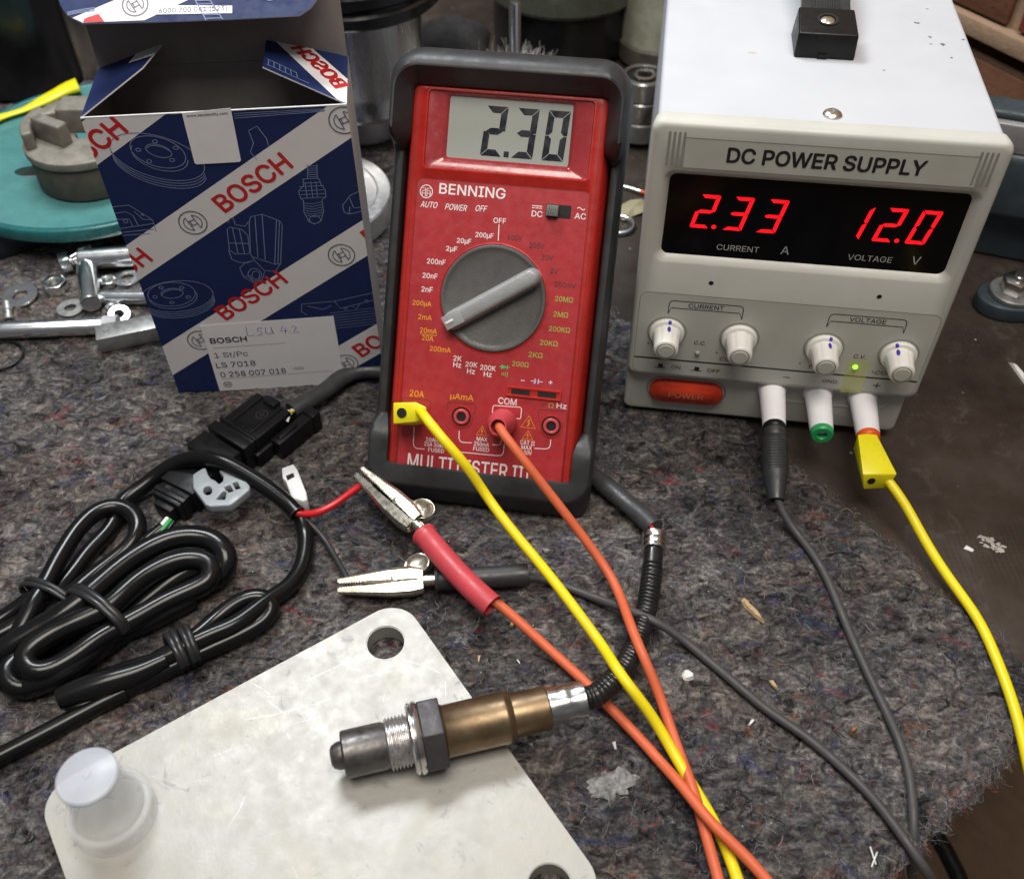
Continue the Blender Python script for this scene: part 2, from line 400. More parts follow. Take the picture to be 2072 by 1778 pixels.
m_cast2 = mat('dark_lining', (.075, .066, .052), .75, var=.25, vmm=8, bmm=1.4, bd=.2)
m_dkblue = mat('dark_blue_box', (.012, .016, .026), .55)
m_pot = mat('spun_steel', (.50, .49, .48), .28, 1.0, var=.25, vmm=30, stretch=(1, 1, .1))
m_alu = mat('turned_aluminium', (.62, .63, .65), .4, .9, var=.12, vmm=14)
m_jar = mat('green_grey_jar', (.070, .078, .058), .3, var=.15)
m_pale = mat('pale_plastic', (.34, .345, .27), .5, var=.25, vmm=22, dirt=.6, dcol=(.16, .16, .12), dmm=18)
m_fuzz = mat('brush_wire', (.30, .29, .275), .5, .3, var=.3)
m_jaw = mat('worn_jaw', (.30, .30, .31), .55, .3, var=.15, dirt=.3)
m_blue = mat('blue_enamel', (.034, .052, .064), .5, var=.2, vmm=12, dirt=.4, dcol=(.04, .045, .05))
m_brick = mat('brick', (.15, .062, .030), .8, var=.3, vmm=40, bmm=4, bd=.5)
m_mortar = mat('mortar', (.30, .20, .13), .85, var=.15, vmm=20, bmm=3, bd=.4)
m_tile = mat('floor_tile', (.36, .26, .17), .5, var=.2, vmm=90)
m_grout = mat('floor_grout', (.06, .04, .03), .9)
m_wood = mat('wood_chip', (.42, .30, .16), .7, var=.25, vmm=2)
m_paint = mat('paint_chip', (.72, .72, .70), .7)
m_scr = mat('scratch_bright', (.62, .62, .61), .4, .5)
m_wash = mat('nylon_collar', (.62, .63, .66), .35, trans=.2)
m_teal2 = mat('teal_rim', (.018, .125, .13), .3, var=.15, rv=.1)
m_pot2 = mat('tin_plate', (.42, .40, .36), .3, 1.0, var=.2, vmm=16, stretch=(1, 1, .08))
m_brick2 = mat('red_brick', (.20, .035, .018), .8, var=.25, vmm=40, bmm=4, bd=.5)
def plate_mat():
    m, nt, b, v = base('plate_aluminium')
    c = ramp(nt, noise(nt, v, 55, 5), [(.3, (.365, .357, .33)), (.7, (.395, .388, .362))])
    d = ramp(nt, noise(nt, v, 13, 9, .7, 1.2), [(.595, (0, 0, 0)), (.65, (.6,) * 3)]); c = mix(nt, d, c, (.20, .20, .195))
    d = ramp(nt, noise(nt, v, 34, 4, .6, .5), [(.50, (0, 0, 0)), (.70, (.28,) * 3)]); c = mix(nt, d, c, (.44, .39, .28))
    vo = nd(nt, 'ShaderNodeTexVoronoi'); vo.inputs['Scale'].default_value = 1 / (5 * S); nt.links.new(v, vo.inputs['Vector'])
    sp = ramp(nt, vo.outputs['Distance'], [(.05, (1, 1, 1)), (.11, (0, 0, 0))]); sp = mix(nt, 1.0, sp, ramp(nt, noise(nt, v, 16, 4), [(.52, (0, 0, 0)), (.62, (.8,) * 3)]), 'MULTIPLY'); c = mix(nt, sp, c, (.22, .21, .19))
    nt.links.new(c, b.inputs['Base Color']); b.inputs['Metallic'].default_value = .3
    nt.links.new(ramp(nt, noise(nt, v, 10, 8, .7), [(.3, (.36,) * 3), (.7, (.56,) * 3)]), b.inputs['Roughness'])
    bump(nt, b, noise(nt, v, 3.5, 8, .7), .12); return m
m_plate = plate_mat()
#SETTING
# bench, felt, floor
E0 = Vector((134.1, 133.1)); E1 = Vector((204.3, 186.1)); ED = (E1 - E0).normalized(); EN = Vector((-ED.y, ED.x))   # EN points onto the bench
BA = Vector((-93.5, 694.8)); BB = Vector((219.4, 225.9)); BD = (BB - BA).normalized(); BN = Vector((BD.y, -BD.x))       # points left/front onto felt
if BN.x > 0: BN = -BN

def bench_mat():
    m, nt, b, v = base('bench_top')
    n = noise(nt, v, 60, 6); c = ramp(nt, n, [(.3, (.022, .016, .012)), (.5, (.042, .031, .024)), (.75, (.072, .060, .052))])
    d = ramp(nt, noise(nt, v, 22, 8, .75, .6), [(.56, (0, 0, 0)), (.70, (.6,) * 3)]); c = mix(nt, d, c, (.11, .098, .088))
    vo = nd(nt, 'ShaderNodeTexVoronoi'); vo.inputs['Scale'].default_value = 1 / (11 * S); nt.links.new(v, vo.inputs['Vector'])
    sp = ramp(nt, vo.outputs['Distance'], [(.05, (1, 1, 1)), (.09, (0, 0, 0))])
    keep = ramp(nt, noise(nt, v, 35, 2), [(.52, (0, 0, 0)), (.60, (1, 1, 1))])
    sp = mix(nt, 1.0, sp, keep, 'MULTIPLY'); c = mix(nt, sp, c, (.42, .40, .38))
    nt.links.new(c, b.inputs['Base Color'])
    wv = nd(nt, 'ShaderNodeTexWave'); wv.inputs['Scale'].default_value = 1 / (8.5 * S); wv.inputs['Distortion'].default_value = .6; nt.links.new(v, wv.inputs['Vector'])
    wv2 = nd(nt, 'ShaderNodeTexWave', bands_direction='Y'); wv2.inputs['Scale'].default_value = 1 / (8.5 * S); wv2.inputs['Distortion'].default_value = .6; nt.links.new(v, wv2.inputs['Vector'])
    h = mix(nt, 1.0, wv.outputs['Fac'], wv2.outputs['Fac'], 'MULTIPLY'); bump(nt, b, mix(nt, 1.0, h, ramp(nt, noise(nt, v, 50, 3), [(.45, (0, 0, 0)), (.6, (1, 1, 1))]), 'MULTIPLY'), .12)
    rr_ = ramp(nt, noise(nt, v, 8, 5), [(.3, (.38,) * 3), (.7, (.62,) * 3)]); nt.links.new(rr_, b.inputs['Roughness'])
    return m
m_bench = bench_mat()
far = 1500
bp = [E0 - ED * 900, E0 + ED * 520, E0 + ED * 520 + EN * far, E0 - ED * 900 + EN * far]
bench = G().add([(p.x, p.y, -4) for p in bp] + [(p.x, p.y, -34) for p in bp], [(0, 1, 2, 3), (7, 6, 5, 4), (0, 4, 5, 1), (1, 5, 6, 2), (2, 6, 7, 3), (3, 7, 4, 0)]).obj('workbench', m_bench, bev=1.2)
tag(bench, 'dark brown worn workbench top with white specks, showing right of the felt', 'workbench', kind='structure')
fl = G().box(-3000, 3000, -2500, 4000, -860, -850).obj('floor', m_grout); tag(fl, 'brown tiled floor below the bench edge', 'floor', kind='structure')
tl = G()
for i in range(-7, 9):
    for j in range(-7, 9):
        tl.box(-145, 145, -145, 145, -849.9, -846, Matrix.Rotation(R(28), 4, 'Z') @ at(i * 300 + 60, j * 300 + 40, 0))
tl = tl.obj('floor_tiles', m_tile, bev=2); tag(tl, 'brown square floor tiles with dark joints', 'floor', kind='structure')

def vnoise(x, y, sc_, seed):
    r_ = np.random.default_rng(seed); T_ = r_.random((256, 256))
    u = x / sc_; v_ = y / sc_; i = np.floor(u).astype(int); j = np.floor(v_).astype(int); a = u - i; b = v_ - j
    a = a * a * (3 - 2 * a); b = b * b * (3 - 2 * b); i &= 255; j &= 255; i1 = (i + 1) & 255; j1 = (j + 1) & 255
    return (T_[i, j] * (1 - a) + T_[i1, j] * a) * (1 - b) + (T_[i, j1] * (1 - a) + T_[i1, j1] * a) * b - .5
def felt_dist(x, y):
    d1 = (x - E0.x) * EN.x + (y - E0.y) * EN.y + 2.0
    d2 = (x - BA.x) * BN.x + (y - BA.y) * BN.y
    e = 5 * vnoise(x, y, 26, 3) + 4 * vnoise(x, y, 8, 4) + 3 * vnoise(x, y, 3, 5)
    return np.minimum(d1 + e * .8, d2 + e * 1.2)
def felt_h(x, y):
    h = 1.5 * vnoise(x, y, 30, 11) + 1.3 * vnoise(x + .35 * y, y - .2 * x, 8, 12) + 1.1 * vnoise(x, y, 3.8, 13) + .8 * vnoise(x, y, 1.9, 14)
    return h - .5
def felt_mat(name='felt'):
    m, nt, b, v = base(name)
    mpn = nd(nt, 'ShaderNodeMapping'); mpn.inputs['Rotation'].default_value = (0, 0, R(-20)); mpn.inputs['Scale'].default_value = (.8, 1.1, 1); nt.links.new(v, mpn.inputs[0]); w_ = mpn.outputs[0]
    c = ramp(nt, noise(nt, w_, 6.5, 10, .70, 1.2), [(.33, (.020, .019, .021)), (.44, (.058, .055, .058)), (.53, (.105, .099, .098)), (.62, (.19, .178, .172)), (.74, (.30, .285, .27))])
    big = ramp(nt, noise(nt, w_, 90, 3), [(.36, (.9,) * 3), (.62, (1.75,) * 3)]); c = mix(nt, 1.0, c, big, 'MULTIPLY'); c = mix(nt, 1.0, c, ramp(nt, noise(nt, w_, 42, 6, .6, .8), [(.36, (.82, .84, .88)), (.52, (1.03, 1.0, .97)), (.68, (1.22, 1.09, .98))]), 'MULTIPLY')
    def tuft(seed, col, mm, lo, hi, amt):
        nonlocal c
        mp2 = nd(nt, 'ShaderNodeMapping'); mp2.inputs['Location'].default_value = (seed * .173, seed * .091, seed * .037); nt.links.new(w_, mp2.inputs[0])
        f = ramp(nt, noise(nt, mp2.outputs[0], mm, 9, .68, 1.4), [(lo, (0, 0, 0)), (hi, (amt,) * 3)]); c = mix(nt, f, c, col)
    tuft(1, (.10, .06, .075), 20, .55, .72, .5); tuft(2, (.045, .055, .14), 18, .57, .68, .75); tuft(3, (.30, .030, .045), 14, .605, .70, .8)
    tuft(4, (.30, .11, .05), 14, .605, .71, .7); tuft(5, (.06, .13, .15), 18, .60, .72, .5); tuft(6, (.22, .19, .08), 14, .63, .73, .5)
    tuft(7, (.40, .38, .36), 11, .60, .69, .7); tuft(8, (.05, .10, .06), 16, .62, .72, .4); tuft(9, (.010, .010, .011), 9, .545, .63, .85)
    c = mix(nt, 1.0, c, ramp(nt, noise(nt, v, 1.6, 4, .7), [(.32, (.55,) * 3), (.68, (1.45,) * 3)]), 'MULTIPLY')
    vo = nd(nt, 'ShaderNodeTexVoronoi'); vo.inputs['Scale'].default_value = 1 / (4.5 * S); nt.links.new(v, vo.inputs['Vector'])
    sp = ramp(nt, vo.outputs['Distance'], [(.05, (1, 1, 1)), (.10, (0, 0, 0))])
    sp = mix(nt, 1.0, sp, ramp(nt, noise(nt, v, 12, 3), [(.57, (0, 0, 0)), (.62, (1, 1, 1))]), 'MULTIPLY'); c = mix(nt, sp, c, (.62, .61, .60))
    nt.links.new(c, b.inputs['Base Color']); b.inputs['Roughness'].default_value = .95; b.inputs['Specular IOR Level'].default_value = .1
    bump(nt, b, noise(nt, w_, 4.0, 9, .75, 1.0), 3.2)
    return m
m_felt = felt_mat()
def build_felt():
    st = 1.5; xs = np.arange(-520, 262, st); ys = np.arange(40, 905, st)
    X, Y = np.meshgrid(xs, ys); X = X + st * .6 * vnoise(X, Y, 2.1, 21); Y = Y + st * .6 * vnoise(X, Y, 2.3, 22)
    D = felt_dist(X, Y); Hh = felt_h(X, Y); k = np.clip(D / 5, 0, 1); Z = Hh * (.4 + .6 * k) - 3.6 * (1 - k) ** 1.6
    ny, nx = X.shape; idx = np.arange(nx * ny).reshape(ny, nx)
    q4 = np.stack([idx[:-1, :-1], idx[:-1, 1:], idx[1:, 1:], idx[1:, :-1]], -1).reshape(-1, 4)
    q4 = q4[(D.ravel()[q4] > 0).all(1)]
    u, inv = np.unique(q4, return_inverse=True); q4 = inv.reshape(-1, 4)
    co = np.stack([X.ravel()[u], Y.ravel()[u], Z.ravel()[u]], 1) * S
    me = bpy.data.meshes.new('felt_mat'); me.vertices.add(len(co)); me.vertices.foreach_set('co', co.ravel().astype(np.float32))
    me.loops.add(q4.size); me.loops.foreach_set('vertex_index', q4.ravel().astype(np.int32)); me.polygons.add(len(q4))
    me.polygons.foreach_set('loop_start', np.arange(0, q4.size, 4, dtype=np.int32)); me.update(calc_edges=True); me.validate()
    me.materials.append(m_felt); me.shade_smooth()
    o = bpy.data.objects.new('felt_mat', me); COL.objects.link(o)
    tag(o, 'grey recycled felt mat with coloured fibres covering the bench', 'felt mat'); return o
felt = build_felt()
def build_fibres():
    cols = [(.10, .098, .10), (.20, .19, .19), (.035, .034, .037), (.27, .26, .25), (.05, .055, .12), (.28, .04, .05), (.06, .13, .13), (.26, .15, .06)]
    pr = np.array([.36, .17, .30, .045, .035, .03, .03, .03]); mats = [mat('fibre_%s' % n_, c_, .8, var=.1) for n_, c_ in zip(('grey', 'pale_grey', 'black', 'white', 'blue', 'red', 'teal', 'tan'), cols)]
    N = 15000; t = rng.random(N)
    px = rng.random(N) * 2250 - 90; py = 200 + rng.random(N) * 1640
    P = np.array([gp(a, b)[:2] for a, b in zip(px, py)])
    ne = 1800; s_ = rng.random(ne) * 200 - 60; o_ = rng.random(ne) * 5 - 2.5
    Pe = np.stack([E0.x + ED.x * s_ + EN.x * o_, E0.y + ED.y * s_ + EN.y * o_], 1)
    s_ = rng.random(1000) * 560; o_ = rng.random(1000) * 6 - 3; Pb = np.stack([BA.x + BD.x * s_ + BN.x * o_, BA.y + BD.y * s_ + BN.y * o_], 1)
    P = np.concatenate([P, Pe, Pb]); N = len(P)
    k = felt_dist(P[:, 0], P[:, 1]) > -1.5; k[-2800:] = True; P = P[k]; N = len(P)
    ang = rng.random(N) * 2 * np.pi; L = 1.2 + rng.gamma(2.0, 1.1, N); cur = rng.normal(0, .9, N); wd = .04 + .06 * rng.random(N); lift = rng.random(N) ** 3 * 1.2
    n = 5; X = np.zeros((N, n)); Y = np.zeros((N, n)); X[:, 0] = P[:, 0]; Y[:, 0] = P[:, 1]; a = ang.copy()
    for i in range(1, n):
        X[:, i] = X[:, i - 1] + np.cos(a) * L / (n - 1); Y[:, i] = Y[:, i - 1] + np.sin(a) * L / (n - 1); a += cur * .6 + rng.normal(0, .25, N)
    D = felt_dist(X, Y); kk = np.clip(D / 5, 0, 1)
    Z = felt_h(X, Y) * (.4 + .6 * kk) - 3.6 * (1 - kk) ** 1.6 + .12 + lift[:, None] * np.sin(np.linspace(0, np.pi, n))[None] * .8 + .15
    dx = np.gradient(X, axis=1); dy = np.gradient(Y, axis=1); l_ = np.hypot(dx, dy) + 1e-9; nx_ = -dy / l_ * wd[:, None]; ny_ = dx / l_ * wd[:, None]
    V_ = np.stack([np.stack([X + nx_, Y + ny_, Z], -1), np.stack([X - nx_, Y - ny_, Z + .05], -1)], 2).reshape(-1, 3) * S
    b_ = (np.arange(N) * n * 2)[:, None] + (np.arange(n - 1) * 2)[None]; q4 = np.stack([b_, b_ + 1, b_ + 3, b_ + 2], -1).reshape(-1, 4)
    me = bpy.data.meshes.new('fibre_nap'); me.vertices.add(len(V_)); me.vertices.foreach_set('co', V_.ravel().astype(np.float32))
    me.loops.add(q4.size); me.loops.foreach_set('vertex_index', q4.ravel().astype(np.int32)); me.polygons.add(len(q4))
    me.polygons.foreach_set('loop_start', np.arange(0, q4.size, 4, dtype=np.int32))
    for m_ in mats: me.materials.append(m_)
    me.polygons.foreach_set('material_index', np.repeat(rng.choice(8, N, p=pr / pr.sum()), n - 1).astype(np.int32)); me.update(calc_edges=True); me.validate()
    o = bpy.data.objects.new('fibre_nap', me); COL.objects.link(o); o.parent = felt; o['kind'] = 'stuff'
build_fibres()
#OBJECTS
# ------------------------------------------------------------------ seven-segment figures
SEGS = {'0': 'abcdef', '1': 'bc', '2': 'abged', '3': 'abgcd', '.': ''}
def seg7(G_, ch, x0, z0, wd, h, t, slant, y, gap=.35, M=None):
    def P(u, v_): return (x0 + u + slant * v_, z0 + v_)
    m = h / 2; e = gap; k = t
    L = {'a': [(e, h), (wd - e, h), (wd - k - e, h - k), (k + e, h - k)], 'd': [(e, 0), (wd - e, 0), (wd - k - e, k), (k + e, k)],
         'g': [(e + k * .3, m), (k + e, m + k / 2), (wd - k - e, m + k / 2), (wd - e - k * .3, m), (wd - k - e, m - k / 2), (k + e, m - k / 2)],
         'b': [(wd, h - e), (wd, m + e), (wd - k * .5, m + e * .6), (wd - k, m + e + k * .45), (wd - k, h - k - e)],
         'c': [(wd, e), (wd, m - e), (wd - k * .5, m - e * .6), (wd - k, m - e - k * .45), (wd - k, k + e)],
         'f': [(0, h - e), (0, m + e), (k * .5, m + e * .6), (k, m + e + k * .45), (k, h - k - e)],
         'e': [(0, e), (0, m - e), (k * .5, m - e * .6), (k, m - e - k * .45), (k, k + e)]}
    for s_ in SEGS[ch]: G_.poly([P(*p) for p in L[s_]], y, M)

# ------------------------------------------------------------------ power supply
psu = thing('power_supply', 'white bench power supply with a grey front and glowing red digits', 'power supply', F_PSU)
def rrl(x0, x1, z0, z1, r, y, n=6): return [(a, y, b) for a, b in rr(x0, x1, z0, z1, r, n)]
G().box(-69.3, 69.3, 6, 240, 3, 168.6).obj('case', m_case, psu, bev=2.4, segs=4)
b = G().loft([rrl(-70.3, 70.8, 30.5, 169.6, 4, 9), rrl(-71.2, 71.6, 30, 170.3, 5, 3.5), rrl(-70.8, 71.2, 30.4, 169.8, 4.6, 1.4), rrl(-69.8, 70.2, 31.4, 168.8, 4, .35), rrl(-68.6, 69, 32.6, 167.6, 3.4, 0),
              rrl(-65, 66.6, 100.6, 148.4, 5, 0), rrl(-64, 65.6, 101.4, 147.6, 4.6, .5), rrl(-61.6, 63.2, 103.8, 145.3, 3.4, 2.6), rrl(-61.4, 63, 104, 145.1, 3.2, 3.2)])
b.obj('bezel', m_bezel, psu, smooth=60)
b = G().prism(rr(-70.9, 68.6, 2.5, 34, 4), 4.6, 14); b.obj('plinth', m_bezel, psu, bev=1.6, segs=3)
for x in (-58, 58):
    for y_ in (24, 220): G().lathe([(0, 0), (6, 0), (6.6, 3.2), (0, 3.2)], at(x, y_, -.2), 20).obj('rubber_foot', m_black, psu, bev=.4)
win = G().poly(rr(-61.6, 63.2, 103.8, 145.3, 3.4), 3.0).obj('display_window', m_win, psu)
for i, (ch, x) in enumerate((('2', -50.3), ('3', -36.0), ('3', -21.4), ('1', 14.4), ('2', 28.2), ('0', 42.2))):
    G_ = G(); seg7(G_, ch, x, 118.7, 8.3, 17, 1.65, .2, 2.9, .28)
    if i in (0, 4): G_.poly(circ(x + 10.6, 119.7, 1.05, 12), 2.9)
    G_.obj('led_digit', m_led, win, smooth=0)
for t_, x, z, h_, wd in (('CURRENT', -27.6, 109.4, 3.0, 18.6), ('A', -6.9, 110.3, 4.2, 3.7), ('VOLTAGE', 30, 109.5, 3.0, 19), ('V', 49.6, 110.3, 4.2, 3.7)):
    G().text(t_, x, z, h_, wd, 2.85).obj('caption', m_inkg, win, smooth=0)
tp = G().poly([(-57, 163.6), (-56.8, 149.8), (61, 149.8), (59.6, 163.6)], -.08).obj('title_plate', m_panel, psu)
G().text('DC POWER SUPPLY', .3, 157, 6.7, 79, -.2, bold=.036).obj('lettering', m_ink, tp, smooth=0)
G().stroke([(-57, 163.6), (-56.8, 149.8), (61, 149.8), (59.6, 163.6)], .35, -.14, True).obj('plate_seam', m_groove, tp, smooth=0)
for s_ in (-1, 1):
    for k in range(4):
        x = s_ * (64.6 - k * 2.05) + .9
        G().loft([rrl(x - .55, x + .55, 150.4, 166, .5, -.06, 3), rrl(x - .4, x + .4, 150.8, 165.6, .35, -.1, 3)], None, False, True).obj('groove', m_groove, psu, smooth=0)
for x in (-36.9, 38.4): G().poly(circ(x, 91.4, 1.15, 16), -.1).obj('screw_hole', m_hole, psu, smooth=0)
pn = G().poly(rr(-68.2, 68.8, 33.2, 83.3, 4), -.12).obj('control_panel', m_panel, psu)
c = G(); c.stroke(rr(-68.3, 68.9, 33.0, 83.5, 4), .35, -.16, True); c.obj('panel_seam', m_groove, pn, smooth=0)
c = G()
c.poly([(-68, 42.3), (68.7, 42.0), (68.7, 42.9), (-68, 43.2)], -.2)
for cx, hw, t in ((-37.2, 17.3, 'CURRENT'), (36.9, 17.5, 'VOLTAGE')):
    c.stroke([(cx - hw, 71.6), (cx - hw, 77.4), (cx - hw + .6, 78.9), (cx - hw + 2, 79.5), (cx + hw - 2, 79.5), (cx + hw - .6, 78.9), (cx + hw, 77.4), (cx + hw, 71.6)], .42, -.2)
    c.stroke([(cx - hw, 71.6), (cx - hw + 1.2, 75.2), (cx + hw - 1.2, 75.2), (cx + hw, 71.6)], .42, -.2)
    c.text(t, cx, 77.3, 2.5, 16.5, -.2, bold=.012)
c.text('C.C.', -37.2, 55.1, 2.3, 5.6, -.2, bold=.01, skew=.15); c.text('C.V.', 38.6, 55.2, 2.3, 5.6, -.2, bold=.01, skew=.15)
for x, t, wd in ((-53.8, 'FINE', 8.4), (-19.2, 'COARSE', 14.5), (20.9, 'FINE', 8.4), (55.4, 'COARSE', 14.8)): c.text(t, x, 46.2, 2.3, wd, -.2, bold=.01, skew=.15)
for x, z in ((-62, 52), (-28.4, 49.8), (11.9, 47.7), (46.8, 46.3)): c.poly(circ(x, z, .45, 10), -.2)
c.text('ON', -46.9, 38, 2.4, 4.4, -.2, bold=.006); c.text('OFF', -28.3, 37.8, 2.4, 6.1, -.2, bold=.006)
for x in (-54.6, -36.6):
    c.stroke([(x - 2.8, 36.9), (x + 2.6, 36.9)], .45, -.2); c.poly([(x - 1.2, 37), (x + 1.2, 37), (x + 1.2, 39.4), (x - 1.2, 39.4)], -.2)
c.text('GND', 28.4, 37.7, 2.2, 6.9, -.2, bold=.004); c.stroke([(5.7, 37.8), (9.3, 37.8)], .5, -.2)
c.stroke([(49.2, 37.7), (52.8, 37.7)], .5, -.2); c.stroke([(51, 36), (51, 39.4)], .5, -.22)
c.obj('lettering', m_ink, pn, smooth=0)
for x, m_ in ((-37.6, m_ledoff), (38, m_ledg)): G().ball((x, -.1, 48.5), 1.35, 8).obj('indicator', m_, psu)
for i, (x, z, mk) in enumerate(((-53.8, 60.2, -.1), (-19.2, 60.2, None), (20.9, 58.6, -.2), (55.6, 58.5, .35))):
    k = G().lathe([(0, 0), (8.2, 0), (8.5, 1.2), (8.1, 2.4), (6.4, 3.0)], at(x, -.2, z) @ NEGY, 40)
    L = []
    for h, r0 in ((2.2, 6.9), (4, 6.5), (8, 6.15), (12, 5.9), (13.4, 5.75), (14, 5.2)):
        L.append([((r0 - .22 * max(0, math.cos(6 * 2 * math.pi * j / 80)) ** 3 * (h < 13)) * math.cos(2 * math.pi * j / 80), (r0 - .22 * max(0, math.cos(6 * 2 * math.pi * j / 80)) ** 3 * (h < 13)) * math.sin(2 * math.pi * j / 80), h) for j in range(80)])
    k.loft(L, at(x, -.2, z) @ NEGY, False, True)
    ko = k.obj('knob', m_knob, psu, smooth=50)
    G().lathe([(3.9, 14.0), (4.6, 14.0), (4.6, 14.1), (3.9, 14.1)], at(x, -.2, z) @ NEGY, 28, True).obj('cap_seam', m_groove, ko, smooth=0)
    cp = G().lathe([(4.0, 14.0), (4.0, 14.15), (3.6, 14.5), (0, 14.6)], at(x, -.2, z) @ NEGY, 28).obj('knob_cap', m_panel, ko)
    G().lathe([(8.7, .02), (9.5, .02), (9.5, .12), (8.7, .12)], at(x, -.12, z) @ NEGY, 36, True).obj('knob_ring', m_groove, psu)
    if mk is not None:
        a = G(); 
        for h, r0, sz in ((2.0, 7.9, .9), (5.2, 6.15, 1.9)):
            a.ball((0, 0, 0), 1.0, 6, at(x, -.2, z) @ NEGY @ Matrix.Rotation(mk - math.pi / 2, 4, 'Z') @ at(-r0 + .25, 0, h) @ Matrix.Scale(sz * 1.2, 4, (0, 0, 1)))
        a.obj('pen_mark', m_pen, ko)
pb = G().loft([rrl(-58.4, -20.9, 11.6, 25.4, 6.8, 4.8, 10), rrl(-58.4, -20.9, 11.6, 25.4, 6.8, 1.8, 10), rrl(-57.2, -22.1, 12.8, 24.2, 5.7, .9, 10), rrl(-54, -25.3, 14.8, 22.2, 3.6, .8, 10), rrl(-53.6, -25.7, 15.2, 21.8, 3.3, .4, 10)], None, False, True).obj('power_button', m_power, psu, smooth=50)
G().text('POWER', -39.6, 18.5, 3.6, 17.5, .25, bold=.012).obj('lettering', m_power2, pb, smooth=0)
c = G(); c.stroke(rr(-59.6, -19.7, 10.4, 26.6, 7.8, 10), .8, 4.45, True); c.obj('button_seam', m_groove, psu, smooth=0)
G().loft([rrl(-4, 62, 16.4, 33.4, 8, 4.5, 8), rrl(-3, 61, 17.4, 32.6, 7.4, 4.2, 8), rrl(-2, 60, 18.2, 32, 7, 4.5, 8)]).obj('post_surround', m_bezel, psu, smooth=60)
for x, m_ in ((2.9, m_black), (25.6, m_ringg), (47.6, m_ringr)):
    po = G().lathe([(7.4, 0), (7.5, 1), (6.7, 2.4), (6.5, 4), (5.6, 26.2), (5.3, 27)], at(x, 4.4, 25.2) @ NEGY, 36).obj('binding_post', m_post, psu, smooth=40)
    G().lathe([(5.2, 26.4), (5.5, 27.2), (5.4, 29.4), (4.8, 30.1), (2.6, 30.1), (2.2, 29.4), (2.2, 20), (5.2, 20)], at(x, 4.4, 25.2) @ NEGY, 36, True).obj('colour_ring', m_, po)
    G().lathe([(0, 26), (2.25, 26), (2.25, 26.2), (0, 26.2)], at(x, 4.4, 25.2) @ NEGY, 16).obj('socket_hole', m_hole, po)
def top(px, py):                       # point on the lid of the case, local
    o = F_PSU.inverted() @ gp(*q('P', px, py), 168.7); return o.x, o.y
tpz = G().poly([(34.6, 31.2), (44.6, 31.4), (44.4, 53.5), (34.0, 52.6)], -.24).obj('tinted_strip', mat('yellow_tint', (.72, .78, .10), .3, alpha=.28, var=.1), pn, smooth=0)  # faint see-through yellow-green strip over the panel around the C.V. indicator
f0 = top(925, 292); f1 = top(1230, 320); hx = (f0[0] + f1[0]) / 2; hw = (f1[0] - f0[0]) / 2; hy = f0[1] + 1
hm = G().add([(hx - hw, hy, 168.7), (hx + hw, hy, 168.7), (hx + hw, hy + 23, 168.7), (hx - hw, hy + 23, 168.7), (hx - hw + .3, hy + 1.2, 179.6), (hx + hw - .3, hy + 1.2, 179.6), (hx + hw - .9, hy + 21.5, 182.4), (hx - hw + .9, hy + 21.5, 182.4)],
             [(3, 2, 1, 0), (4, 5, 6, 7), (0, 1, 5, 4), (1, 2, 6, 5), (2, 3, 7, 6), (3, 0, 4, 7)]).obj('handle_mount', m_black, psu, bev=.9, segs=3)
G().box(hx - 3, hx + 1, hy - .5, hy + 1, 168.7, 171).obj('mount_tab', m_black, hm, bev=.2)
G().lathe([(4.6, 0), (4.7, .35), (3.6, .35), (3.4, -2), (4.6, -2)], axis((hx, hy + 12, 181.1), (0, -.14, .99)), 24, True).obj('screw_recess', m_hole, hm)
G().lathe([(0, 0), (3.3, 0), (3.2, .8), (2, 1.5), (0, 1.7)], axis((hx, hy + 12, 180.2), (0, -.14, .99)), 20).obj('screw', m_nickel, hm)
hs = G()
Pz = [(hy + 19, 177), (hy + 34, 182), (hy + 60, 186), (hy + 110, 186), (hy + 132, 182), (hy + 146, 176)]
hs.add([(hx + sx * (hw - 2.5), y_, z_ + dz) for y_, z_ in Pz for sx, dz in ((-1, 0), (1, 0), (1, 3), (-1, 3))],
       [(4 * i + j, 4 * i + (j + 1) % 4, 4 * i + 4 + (j + 1) % 4, 4 * i + 4 + j) for i in range(5) for j in range(4)] + [(0, 3, 2, 1), (20, 21, 22, 23)])
for k in range(9):
    x = hx + (k - 4) * 1.5; hs.add([(x + sx, y_, z_ + dz) for y_, z_ in Pz for sx, dz in ((-.4, 2.9), (.4, 2.9), (.25, 3.7), (-.25, 3.7))], [(4 * i + j, 4 * i + (j + 1) % 4, 4 * i + 4 + (j + 1) % 4, 4 * i + 4 + j) for i in range(5) for j in range(4)])
hs.obj('handle_strap', m_rub, psu, smooth=30)
x, y_ = top(1118, 572)
sw = G().lathe([(0, 0), (3.9, 0), (4.0, .5), (3.4, 1.3), (2.2, 1.9), (0, 2.1)], at(x, y_, 168.6), 24).obj('screw', m_nickel, psu)
c = G(); c.box(-2, 2, -.4, .4, 1.95, 2.2, at(x, y_, 168.6)); c.box(-.4, .4, -2, 2, 1.96, 2.21, at(x, y_, 168.6)); c.obj('screw_slot', m_iron, sw)
sc_ = G()
for u, v_, l_ in ((1540, 115, 2.6), (1605, 185, 1.6), (1608, 220, 1.4), (1668, 222, 2.2), (1770, 198, 1.4), (1590, 45, 1.4), (1712, 288, 1.2), (1375, 350, 1.2)):
    x, y_ = top(u, v_); a = random.uniform(-.3, .3)
    sc_.add([(x + l_ * math.cos(t) * .5 * (1 + .4 * math.sin(3 * t)), y_ + l_ * .45 * math.sin(t) * (1 + .5 * math.cos(2 * t + u)), 168.66) for t in [2 * math.pi * i / 12 for i in range(12)]], [tuple(range(12))])
sc_.obj('paint_scuff', m_iron, psu, smooth=0)
